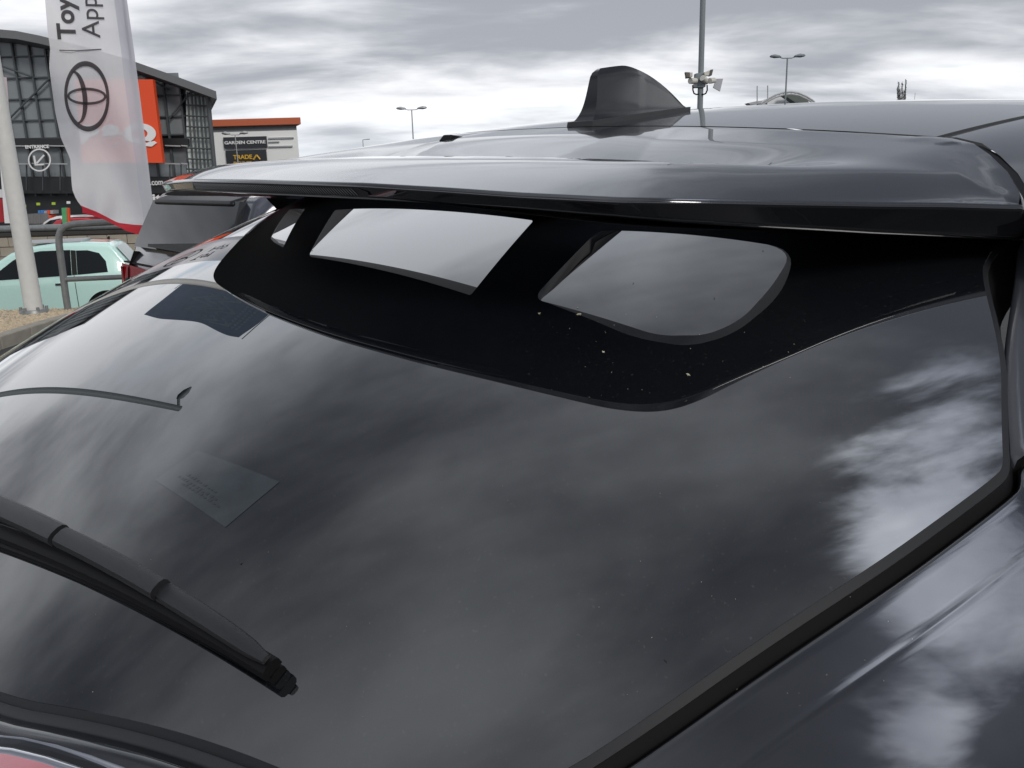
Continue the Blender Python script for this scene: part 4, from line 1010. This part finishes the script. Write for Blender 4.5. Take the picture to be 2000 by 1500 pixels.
# ------------------------------------------------------------------ retaining wall of blocks behind the mint car
WY = 19.0; wl, wr = at(-260, 440, WY).x, at(420, 440, WY).x; wz = ground_z(-10, WY)
ztop = at(100, 438, WY).z; zcop = at(100, 452, WY).z; zg1 = at(100, 461, WY).z; zb_ = at(100, 480, WY).z
wt = thing('retaining_wall', 'low wall of buff concrete blocks with a grey rail along its top behind the mint car', 'wall', ((wl + wr) / 2, WY, wz))
def wloc(p): return (p[0] - (wl + wr) / 2, p[1] - WY, p[2] - wz)
def wbox(nm, lo, hi, m): 
    return MB().box(wloc(lo), wloc(hi)).build(nm, m, wt)
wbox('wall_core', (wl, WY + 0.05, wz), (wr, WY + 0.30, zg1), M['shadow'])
bevel(wbox('coping', (wl, WY - 0.06, zg1 + 0.003), (wr, WY + 0.34, zcop), M['shadow']), 0.02)  # dark band painted as the shaded gap under the rail
rl = MB().tube([wloc((wl, WY - 0.02, (ztop + zcop) / 2)), wloc((wr, WY - 0.02, (ztop + zcop) / 2))], (ztop - zcop) / 2, 12).build('rail', M['galv'], wt, True)
bw = 0.44; bh = zg1 - zb_; k = 0; me0 = None
for rrow in range(4):
    x = wl + (bw / 2 if rrow % 2 else 0)
    while x < wr - bw:
        z1 = zg1 - rrow * bh
        if me0 is None:
            o = MB().box((-bw / 2 + .008, -0.03, -bh / 2 + .008), (bw / 2 - .008, 0.05, bh / 2 - .008)).build('block', M['block'], wt); bevel(o, 0.008); me0 = o
        else:
            o = bpy.data.objects.new('block', me0.data); link(o, wt)
        o.location = wloc((x + bw / 2, WY + random.uniform(-0.012, 0.0), z1 - bh / 2)); x += bw
# ------------------------------------------------------------------ big store
SY = 50.0
def S(px, py, dy=0.0): return at(px, py, SY + dy)
sbase = ground_z(-25, SY); stx = S(220, 300).x
store = thing('retail_warehouse', 'large glazed warehouse store with a curved grey roof and orange square sign', 'building', (stx, SY, sbase))
so_ = Vector((stx, SY, sbase))
def sq(name, pts, m, thick=0.15, dy=0.0, parent=None):
    """flat panel through photograph points on the facade plane, given real thickness"""
    f = [S(*p, dy) - so_ for p in pts]; b = [q + Vector((0, thick, 0)) for q in f]; n_ = len(f)
    return obj(name, meshd(name, f + b, [tuple(range(n_))[::-1], tuple(n_ + i for i in range(n_))] + [(i, (i + 1) % n_, n_ + (i + 1) % n_, n_ + i) for i in range(n_)]), m, parent or store)
roofc = [(-260, 44), (-120, 50), (0, 62), (55, 67), (100, 76), (180, 96), (265, 120), (350, 150), (436, 182)]
def roofy(px): 
    for (a, b), (c, d) in zip(roofc[:-1], roofc[1:]):
        if a <= px <= c: return b + (d - b) * (px - a) / (c - a)
    return roofc[-1][1]
# roof: thick curved deck running back over the store
mb = MB(); ups = [S(px, py) - so_ for px, py in roofc]
fr = [p + Vector((0, -1.2, 0)) for p in ups]; bk = [p + Vector(((p.x + stx) * 0.40 - 1.0, 18, 0)) for p in ups]; dn = [p + Vector((0, -1.2, -0.42)) for p in ups]; dk = [p + Vector(((p.x + stx) * 0.40 - 1.0, 18, -0.42)) for p in ups]
n_ = len(ups); mb.add(fr + bk + dn + dk, [(i, i + 1, n_ + i + 1, n_ + i) for i in range(n_ - 1)] + [(2 * n_ + i, 2 * n_ + i + 1, i + 1, i) for i in range(n_ - 1)] + [(2 * n_ + i, 3 * n_ + i, 3 * n_ + i + 1, 2 * n_ + i + 1) for i in range(n_ - 1)] + [(n_ - 1, 2 * n_ - 1, 4 * n_ - 1, 3 * n_ - 1), (0, 2 * n_, 3 * n_, n_)])
mb.build('roof', M['roofm'], store)
# core behind the glazing
def X2(px, py=300): return S(px, py).x - stx
gx0, gx1 = X2(-260), S(408, 300).x - stx
core = MB(); cf = [S(px, roofy(px) + 16) for px in (-260, -120, 0, 100, 180, 265, 350, 400)]
cl = [(p.x - stx, 0.45, p.z - sbase) for p in cf]; lo_ = [(p[0], 0.45, 0) for p in cl]; clb = [(p[0] + (p[0] + stx) * 0.36 - 1.0, 16, p[2]) for p in cl]; lob = [(q[0], 16, 0) for q in clb]; k = len(cl)
core.add(cl + lo_ + clb + lob, [(i, k + i, k + i + 1, i + 1) for i in range(k - 1)] + [(2 * k + i, 2 * k + i + 1, 3 * k + i + 1, 3 * k + i) for i in range(k - 1)] + [(k - 1, 2 * k - 1, 4 * k - 1, 3 * k - 1), (0, 2 * k, 3 * k, k)])
core.build('wall', M['black2'], store)
# curtain wall: panes between mullions; photograph columns about 29 px apart at mid height
colp = [-256 + 31.0 * i for i in range(0, 21)]
rowsy = [None, 106, 146, 190, 232, 268]
def vx(px, py): return px + (py - 300) * -0.0
Xc = [S(px, 300).x for px in colp]
def proj_px(x, z):                          # helper for heights of the roof line over a column
    d = CM.to_3x3().transposed() @ (Vector((x, SY, z)) - Vector((0, 0, CAMZ))); return 1000 + FPX * d.x / -d.z
Zr = [S(150, y_).z for y_ in (106, 148, 190, 232, 268)]
def roofz(x):
    pts = [S(px, py + 17) for px, py in roofc]
    for a, b in zip(pts[:-1], pts[1:]):
        if a.x <= x <= b.x: return a.z + (b.z - a.z) * (x - a.x) / (b.x - a.x)
    return pts[-1].z
pane_me = None
xr_end = S(362, 250).x
for i in range(len(Xc) - 1):
    x0, x1 = Xc[i] + 0.04, Xc[i + 1] - 0.04
    if x1 > xr_end: break
    tops = [None] + Zr; 
    zs_ = [min(roofz(x0), roofz(x1)) ] + [z for z in Zr]
    for j in range(len(zs_) - 1):
        zt_, zb2 = zs_[j], zs_[j + 1] + 0.05
        if zt_ - zb2 < 0.15: continue
        tlz = roofz(x0) if j == 0 else zt_; trz = roofz(x1) if j == 0 else zt_
        if j > 0 and zt_ > min(roofz(x0), roofz(x1)): tlz, trz = roofz(x0), roofz(x1)
        f = [(x0 - stx, 0.30 + random.uniform(0, .015), tlz - sbase), (x1 - stx, 0.30 + random.uniform(0, .015), trz - sbase), (x1 - stx, 0.30, zb2 - sbase), (x0 - stx, 0.30, zb2 - sbase)]
        obj('window_pane', meshd('pane', f + [(a, b + .04, c) for a, b, c in f], [(0, 3, 2, 1), (0, 1, 5, 4), (1, 2, 6, 5), (2, 3, 7, 6), (3, 0, 4, 7)]), M['pane'], store)
for i, x in enumerate(Xc):
    if x > xr_end + 0.2: break
    MB().box((x - stx - 0.045, 0.10, Zr[-1] - sbase - 3.2), (x - stx + 0.045, 0.30, roofz(x) - sbase)).build('mullion', M['mull'], store)
for z in Zr:
    xe = xr_end
    for px in range(-200, 400, 4):
        if roofz(S(px, 200).x) < z: xe = min(xe, S(px, 200).x); break
    MB().box((Xc[0] - stx, 0.16, z - sbase - 0.035), (xe - stx, 0.295, z - sbase + 0.035)).build('transom', M['mull'], store)
# slanting braces seen behind the glazing
for (a, b) in (((0, 128), (62, 150)), ((18, 232), (100, 150)), ((255, 135), (330, 175)), ((330, 232), (372, 180))):
    MB().tube([S(*a, 0.02) - so_, S(*b, 0.02) - so_], 0.05, 6).build('brace', M['mull'], store)
# steel and glass corner tower at the right end
tw = [(362, 163), (406, 182), (420, 335), (378, 335)]
sq('tower_glazing', [(363, 173), (404, 187), (416, 345), (366, 345)], M['panelit'], 0.1, 0.12)
for px in (366, 374, 381, 389, 396): MB().tube([S(px, 180, -0.1) - so_, S(px + 13, 345, -0.1) - so_], 0.055, 6).build('tower_post', M['mull'], store)
MB().tube([S(405, 178, -0.3) - so_, S(421, 350, -0.3) - so_], 0.13, 8).build('corner_column', M['mull'], store)
for py in (185, 205, 226, 247, 268, 289, 310, 330): MB().tube([S(364, py, -0.15) - so_, S(408 + (py - 180) * .09, py + 2, -0.15) - so_], 0.05, 6).build('tower_rail', M['mull'], store)
# lower black frontage, canopy rails, orange sign
sq('fascia_band', [(-260, 270), (366, 270), (368, 285), (-260, 286)], M['black2'], 0.3, -0.15)
sq('lower_cladding', [(-260, 286.5), (366, 286.5), (366, 345), (-260, 345)], M['pane'], 0.1, 0.3)
sq('lower_band', [(-260, 346), (440, 346), (440, 378), (-260, 378)], M['black2'], 0.3, -0.1)
for py in (283, 318):
    for a, b in ((-60, 58), (62, 132), (322, 352), (354, 366)): sq('canopy_rail', [(a, py), (b, py + 1), (b, py + 3.4), (a, py + 2.4)], M['lightgrey'], 0.08, -0.6)
for px in (-20, 12, 50, 82, 116, 330, 352): sq('canopy_post', [(px, 320), (px + 1.6, 320), (px + 2, 372), (px + 0.6, 372)], M['mull'], 0.1, -0.4)
sg = sq('orange_sign', [(146, 155), (298, 155), (318, 318), (160, 318)], M['orange'], 0.35, -1.4)
def ftext(s_, px, py, hpx, wpx, m, dy, parent, bold=0.03, shear=0.0):
    me = text_mesh(s_, 1.0, bold, 0.02)
    co = np.array([v.co[:] for v in me.vertices]); x0, x1, y0, y1 = co[:, 0].min(), co[:, 0].max(), co[:, 1].min(), co[:, 1].max()
    A_ = S(px, py, dy); B_ = S(px + wpx, py - hpx, dy)
    for v_ in me.vertices:
        fx, fy = (v_.co.x - x0) / (x1 - x0), (v_.co.y - y0) / (y1 - y0)
        v_.co = Vector((A_.x + (B_.x - A_.x) * fx + shear * fy, A_.y - v_.co.z, A_.z + (B_.z - A_.z) * fy)) - so_
    return obj('lettering', me, m, parent)
ftext('B&Q', 160, 290, 50, 142, M['letter'], -1.46, store, 0.06)
ftext('ENTRANCE', 50, 290.5, 8, 45, M['letter'], -0.8, store, 0.03)
ftext('.com', 294, 362, 9, 24, M['letter'], -0.25, store, 0.02)
ftext('it', 299, 395, 16, 16, M['letter'], -0.25, store, 0.03)
def sring(cx, cy, r, wd, dy):
    vs = []; k = 40
    for i in range(k):
        a = 2 * math.pi * i / k
        for q in (r, r - wd): vs.append(tuple(S(cx + q * math.cos(a), cy + q * math.sin(a), dy) - so_))
    obj('sign_ring', meshd('sign_ring', vs, [(2 * i, (2 * i + 2) % (2 * k), (2 * i + 3) % (2 * k), 2 * i + 1) for i in range(k)]), M['letter'], store)
sring(77, 312.5, 22.5, 2.8, -0.8)
sq('arrow_bar', [(64.5, 304), (67.6, 304), (70.8, 320), (67.6, 323)], M['letter'], 0.05, -0.8)
sq('arrow_bar', [(69, 320.6), (85, 319.6), (86, 322.4), (68, 323.4)], M['letter'], 0.05, -0.8)
sq('arrow_bar', [(84.5, 302), (87, 304), (72.6, 320), (70.6, 317.4)], M['letter'], 0.05, -0.8)
# ------------------------------------------------------------------ things in front of the store
sq_w = S
tot = thing('white_totem', 'white vertical panel standing behind the off-white flagpole', 'sign', tuple(S(8, 430, -6)))
def obp(name, pts, m, Yd, thick, parent):
    o0 = parent.location; f = [at(*p, Yd) - o0 for p in pts]; b = [q + Vector((0, thick, 0)) for q in f]; k = len(f)
    return obj(name, meshd(name, f + b, [tuple(range(k))[::-1], tuple(k + i for i in range(k))] + [(i, (i + 1) % k, k + (i + 1) % k, k + i) for i in range(k)]), m, parent)
obp('panel', [(-14, 150), (6, 150), (29, 436), (9, 436)], M['white'], 44, 0.3, tot)
rdp = thing('red_stand', 'dark red display stand at the far left by the store', 'display', tuple(at(-4, 436, 45)))
obp('panel', [(-30, 388), (6, 388), (12, 434), (-30, 434)], M['redpaint'], 45, 0.5, rdp); obp('header', [(-30, 370), (3, 370), (5, 386), (-30, 386)], M['white'], 45, 0.4, rdp)
gb = thing('green_board', 'upright green and orange display board beyond the wall', 'sign', tuple(at(127, 436, 41)))
obp('green_face', [(120, 406), (130, 405.5), (131, 437), (122, 437)], M['green'], 41, 0.12, gb); obp('orange_face', [(130.6, 406), (134.4, 406.4), (136, 437), (131.8, 437)], M['orange'], 41, 0.12, gb)
tr_ = thing('trolley_row', 'row of grey wire trolleys parked by the store entrance', 'trolleys', tuple(at(62, 436, 44)))
for k in range(9): obp('trolley_frame', [(50 + k * 3.1, 419 + (k % 2)), (52.2 + k * 3.1, 418), (52.8 + k * 3.1, 437), (50.4 + k * 3.1, 437)], M['mesh'], 44 + k * 0.05, 0.9, tr_)
bx = thing('pallet_display', 'stacked blue and orange packs on a pallet by the trolleys', 'display', tuple(at(88, 436, 46)))
for k, (x_, y_, m_) in enumerate(((74, 411, 'bluebox'), (80, 411, 'bluebox'), (86, 412, 'lightgrey'), (92, 411, 'orange'), (98, 411, 'lightgrey'), (76, 419, 'bluebox'), (82, 419, 'yellow'), (88, 419, 'bluebox'), (94, 420, 'orange'), (77, 427, 'lightgrey'), (84, 427, 'bluebox'), (91, 427, 'bluebox'))):
    obp('pack', [(x_, y_), (x_ + 5, y_), (x_ + 5.3, y_ + 6.6), (x_ + .3, y_ + 6.6)], M[m_], 46, 0.6, bx)
for px, py, m_ in ((44, 400, 'lime'), (71, 396, 'lime'), (101, 395, 'lime'), (130, 393, 'letter')):
    t_ = thing('price_card', {44: 'lime price card nearest the off-white flagpole', 71: 'lime price card above the wire trolleys', 101: 'lime price card above the stacked packs', 130: 'white price card above the green board'}[px], 'card', tuple(at(px, py, 48)), 'price cards on the store front')
    obp('card_face', [(px, py), (px + 7, py), (px + 7, py + 5), (px, py + 5)], M[m_], 48, 0.03, t_)
# ------------------------------------------------------------------ garden centre block
GY = 76.0
gz = ground_z(-25, GY); gx = at(500, 300, GY).x
gc = thing('garden_centre', 'white block with grey band, orange roof edge and charcoal name boards', 'building', (gx, GY, gz)); go = Vector((gx, GY, gz))
def G_(px, py, dy=0.0): return at(px, py, GY + dy) - go
def gbox(nm, x0, x1, ytop, ybot, m, dy0, dy1):
    a = G_(x0, ytop); b = G_(x1, ybot if ybot else 300); zl_ = b.z if ybot else 0.0
    sh = -0.40 * max(0, dy1 - 2)
    return MB().hull8([(a.x, dy0, zl_), (b.x, dy0, zl_), (b.x + sh, dy1, zl_), (a.x + sh, dy1, zl_), (a.x, dy0, a.z), (b.x, dy0, a.z), (b.x + sh, dy1, a.z), (a.x + sh, dy1, a.z)]).build(nm, m, gc)
gbox('wall', 300, 584, 262, None, M['cladw'], 0, 30)
gbox('upper_band', 300, 580, 243.6, 262, M['cladg'], 0.05, 29.9)
bevel(gbox('roof_edge', 300, 590, 237.5, 243.2, M['trimor'], -0.4, 31), 0.04)
sb = gbox('name_board', 437.5, 523, 268.5, 287.5, M['sign'], -0.25, -0.02)
sb2 = gbox('name_board', 442, 524, 294.2, 330, M['sign'], -0.25, -0.02)
def gtext(s_, px, py, hpx, wpx, m, par, bold=0.02):
    me = text_mesh(s_, 1.0, bold, 0.02); co = np.array([v.co[:] for v in me.vertices]); x0, x1, y0, y1 = co[:, 0].min(), co[:, 0].max(), co[:, 1].min(), co[:, 1].max()
    A_, B_ = G_(px, py), G_(px + wpx, py - hpx)
    for v_ in me.vertices:
        fx, fy = (v_.co.x - x0) / (x1 - x0), (v_.co.y - y0) / (y1 - y0); v_.co = Vector((A_.x + (B_.x - A_.x) * fx, -0.30 - v_.co.z, A_.z + (B_.z - A_.z) * fy))
    return obj('lettering', me, m, par)
gtext('GARDEN CENTRE', 441, 282.5, 8.6, 79, M['letter'], sb, 0.03)
gtext('TRADE', 458, 311.5, 9.5, 36, M['yellow'], sb2, 0.03); gtext('POINT', 459, 321.5, 6.5, 34, M['yellow'], sb2, 0.03)
mb = MB()
for a, b in (((497, 312), (503, 303)), ((503, 303), (510, 311.5))):
    p, q = G_(*a), G_(*b); mb.tube([(p.x, -0.32, p.z), (q.x, -0.32, q.z)], 0.07, 4)
mb.build('roof_mark', M['yellow'], sb2)
for py, x1 in ((269, 574), (276.5, 546), (285.5, 572)): gbox('wall_shelf', 524.5, x1, py, py + 1.3, M['lightgrey'], -0.14, -0.01)
# ------------------------------------------------------------------ lamp posts and cctv mast
def twin_lamp(px, py, Yd, span, label, m, tilt=0.0, pr=0.06):
    p = at(px, py, Yd); gz_ = ground_z(p.x, Yd); t = thing('street_lamp', label, 'street lamp', (p.x, p.y, gz_), 'twin-headed street lamps'); H_ = p.z - gz_
    MB().tube([(0, 0, 0), (0, 0, H_ * .3), (0, 0, H_)], [pr * 1.5, pr * 1.1, pr * .8], 10).build('pole', m, t, True)
    for s in (1, -1):
        hw = span / 2
        MB().tube([(0, 0, H_ - 0.02), (s * hw * .25, 0, H_ - 0.02), (s * hw * .42, 0, H_ + 0.04)], 0.035, 6).build('arm', m, t)
        hd = MB().tube([(s * hw * .36, 0, H_ + 0.06), (s * hw * .46, 0, H_ + 0.08), (s * hw * .72, 0, H_ + 0.12), (s * hw * .93, 0, H_ + 0.13), (s * hw, 0, H_ + 0.13)], [0.05, 0.12, 0.19, 0.12, 0.03], 12)
        hd.v = [(a, b, H_ + 0.1 + (c - H_ - 0.1) * (0.72 if c > H_ + .1 else 0.62)) for a, b, c in hd.v]
        hd.build('lamp_head', m, t, True)
    return t
twin_lamp(804, 214, 70, 2.45, 'slim twin-headed street lamp left of the shark fin aerial', M['lightgrey'])
twin_lamp(1538, 113, 60, 2.4, 'tall twin-headed street lamp in front of the arched stadium', M['grey'])
twin_lamp(459, 263, 66, 2.0, 'pale twin-headed street lamp in front of the garden centre board', M['lightgrey'], pr=0.045)
p = at(708.5, 273, 150); t = thing('street_lamp', 'tiny single-arm street lamp far off beyond the roof edge', 'street lamp', (p.x, p.y, ground_z(p.x, 150))); H_ = p.z - t.location.z
MB().tube([(0, 0, 0), (0, 0, H_)], 0.07, 8).build('pole', M['lightgrey'], t); MB().tube([(0, 0, H_), (1.2, 0, H_ + .08)], [0.06, 0.10], 6).build('lamp_head', M['lightgrey'], t)
CY = 22.0; cpx = at(1367.5, 200, CY); cg = ground_z(cpx.x, CY)
cm = thing('cctv_mast', 'tall grey-blue steel mast carrying cameras and floodlights right of the shark fin', 'mast', (cpx.x, CY, cg)); co_ = Vector((cpx.x, CY, cg))
def C_(px, py, dy=0.0): return at(px, py, CY + dy) - co_
MB().tube([(0, 0, 0), (0, 0, 4.0), (0, 0, 12.0)], [0.085, 0.072, 0.062], 12).build('pole', M['grey'], cm, True)
def cbox(nm, pts, m, dy, th, bev=0.012):
    f = [C_(*p, dy) for p in pts]; b = [q + Vector((0, th, 0)) for q in f]; k = len(f)
    o = obj(nm, meshd(nm, f + b, [tuple(range(k))[::-1], tuple(k + i for i in range(k))] + [(i, (i + 1) % k, k + (i + 1) % k, k + i) for i in range(k)]), m, cm); bevel(o, bev); return o
cbox('bracket', [(1359, 143), (1375, 142), (1379, 160), (1378, 170), (1356, 171), (1359, 158)], M['grey'], -0.12, 0.24)
c1 = cbox('camera_housing', [(1343, 141.5), (1353, 141), (1353, 150), (1343.5, 151)], M['camera'], -0.30, 0.34)
cbox('camera_hood', [(1338.2, 140.5), (1348, 141), (1347.5, 151.5), (1340.5, 151.5)], mat('hood_dark', (0.12, 0.11, 0.09), 0.6), -0.42, 0.12)
c2 = cbox('camera_housing', [(1375, 141), (1388, 136.5), (1389, 147), (1377, 148)], M['camera'], -0.20, 0.20)
cbox('camera_hood', [(1388, 136), (1393.5, 135), (1390.5, 147.5), (1386.5, 147)], mat('hood_dark', (0.10, 0.09, 0.08), 0.6), -0.24, 0.26)
for (a, b, r) in (((1348, 158), (1359, 158), 0.075), ((1372, 152), (1381, 160), 0.075), ((1386, 158), (1395, 157), 0.07)):
    MB().tube([C_(*a, -0.25), C_(*b, -0.12)], [r, r * 0.9], 12).build('floodlight', M['camera'], cm, True)
cbox('flat_panel', [(1399, 153.5), (1412.5, 153.5), (1406.5, 178.5), (1393, 171)], mat('pale_panel', (0.42, 0.44, 0.48), 0.4), -0.10, 0.05, 0.004)
for s, x0 in ((-1, 1353), (1, 1381)):
    pts = [C_(x0, 166, -.1), C_(x0 + .4, 176, -.1), C_(x0 - s * 2.5, 182.5, -.1), C_(x0 - s * 7, 184.5, -.1), C_(x0 - s * 11, 184, -.05)]
    MB().tube(pts, 0.018, 8).build('cable_loop', M['gap'], cm, True)
# ------------------------------------------------------------------ far stadium, poplars, thin mast
TY = 400.0; tp0 = at(1528, 205, TY); tz = ground_z(tp0.x, TY)
sd_ = thing('stadium', 'distant pale stadium with a curved arch truss roof on the skyline', 'stadium', (tp0.x, TY, tz)); to = Vector((tp0.x, TY, tz))
def T_(px, py, dy=0.0): return at(px, py, TY + dy) - to
arc = [(1486, 203), (1500, 193.5), (1514, 186), (1530, 181), (1545, 179.5), (1560, 182), (1575, 188.5), (1587, 196), (1597, 206), (1606, 218)]
def arch(off, r, nm): MB().tube([T_(a, b + off) for a, b in arc], r, 6).build(nm, M['stad'], sd_, True)
arch(0, 0.45, 'arch_chord'); arch(4.4, 0.40, 'arch_chord')
for k in range(len(arc) * 2 - 2):
    t_ = k / 2; i = int(t_); f = t_ - i; a = (arc[i][0] + (arc[i + 1][0] - arc[i][0]) * f, arc[i][1] + (arc[i + 1][1] - arc[i][1]) * f)
    MB().tube([T_(*a), T_(a[0], a[1] + 4.4)], 0.28, 5).build('arch_web', M['stad'], sd_)
def tpoly(nm, pts, m, dy=0.0, th=6.0):
    f = [T_(*p, dy) for p in pts]; b = [q + Vector((0, th, 0)) for q in f]; k = len(f)
    return obj(nm, meshd(nm, f + b, [tuple(range(k))[::-1], tuple(k + i for i in range(k))] + [(i, (i + 1) % k, k + (i + 1) % k, k + i) for i in range(k)]), m, sd_)
tpoly('stand_roof', [(1532, 186), (1546, 185), (1562, 188), (1576, 195), (1586, 206), (1560, 206), (1550, 198)], M['stadg'], 4)
tpoly('pale_canopy', [(1484, 199), (1500, 192), (1518, 188), (1534, 190), (1556, 206), (1490, 206)], mat('pale_canopy', (0.72, 0.74, 0.76), 0.7), 12)
tpoly('upper_deck', [(1461, 201), (1478, 197.5), (1489, 196.5), (1486, 202), (1466, 204.5)], M['stad'], 0)
for px in (1464, 1479, 1496): tpoly('deck_leg', [(px, 201), (px + 2.6, 201), (px + 1.8, 212), (px, 212)], M['stadg'], 2, 1)
for px, py in ((1479, 168), (1499.5, 167)): MB().tube([T_(px, 200), T_(px, py)], 0.28, 5).build('roof_mast', M['stad'], sd_)
PY = 300.0
random.seed(21); pb0 = at(1761, 230, PY)
leafv = None
tree = thing('poplar_tree', 'lone spiky tree of upright poplar stems on the skyline behind the roof', 'tree', (pb0.x, PY, ground_z(pb0.x, PY))); po = tree.location.copy()
crown = MB()
for px, ytop, wpx in ((1755, 160.5, 2.6), (1762, 161, 2.6), (1769.5, 157, 2.0), (1758, 175, 3.2), (1766, 176, 3.2), (1752.5, 170, 1.6)):
    b0 = at(px * 0.4 + 1761 * 0.6, 260, PY) - po; t0_ = at(px, ytop, PY) - po
    MB().tube([b0, b0.lerp(t0_, 0.6), t0_], [0.35, 0.2, 0.05], 6).build('branch', M['bark'], tree)
    for _ in range(620):
        f = random.random() ** 0.7; q = b0.lerp(t0_, f); rr = wpx / 5.47 * (0.6 + 0.6 * (1 - f)) * random.uniform(0.1, 1.0); an = random.uniform(0, 6.28)
        q = q + Vector((math.cos(an) * rr, math.sin(an) * rr, random.uniform(-.4, .4))); d1 = Vector((random.uniform(-1, 1), random.uniform(-1, 1), random.uniform(-1, 1))) * 0.24; d2 = Vector((random.uniform(-1, 1), random.uniform(-1, 1), random.uniform(-1, 1))) * 0.24
        crown.add([q, q + d1, q + d2], [(0, 1, 2)])
cr = crown.build('crown', M['leaf'], tree); cr['kind'] = 'stuff'
MB().tube([(0, 0, 0), (0, 0, (at(1761, 230, PY) - po).z)], [0.6, 0.4], 8).build('trunk', M['bark'], tree)
p = at(1787.5, 181, 200); t = thing('thin_mast', 'hair-thin pale mast right of the spiky tree', 'mast', (p.x, 200, ground_z(p.x, 200))); MB().tube([(0, 0, 0), (0, 0, p.z - t.location.z)], [0.12, 0.05], 6).build('pole', M['stad'], t)

# ------------------------------------------------------------------ unseen building added behind the camera to darken reflections in the paint
sh = thing('added_dark_building', 'unseen dark glazed building added behind the camera to darken reflections in the paint', 'building', (15.0, -9.0, 0))
MB().box((-4.0, -16.0, 0), (6.0, 8.0, 3.9)).build('wall', mat('added_dark_wall', (0.05, 0.055, 0.06), 0.6), sh)
bevel(MB().box((-4.6, -16.6, 3.903), (6.6, 8.6, 4.3)).build('roof', M['cladg'], sh), 0.05)
for k in range(8):
    MB().box((-4.08, -15.6 + k * 2.95, 0.3), (-4.005, -12.9 + k * 2.95, 3.3)).build('window_pane', M['glassfar'], sh)
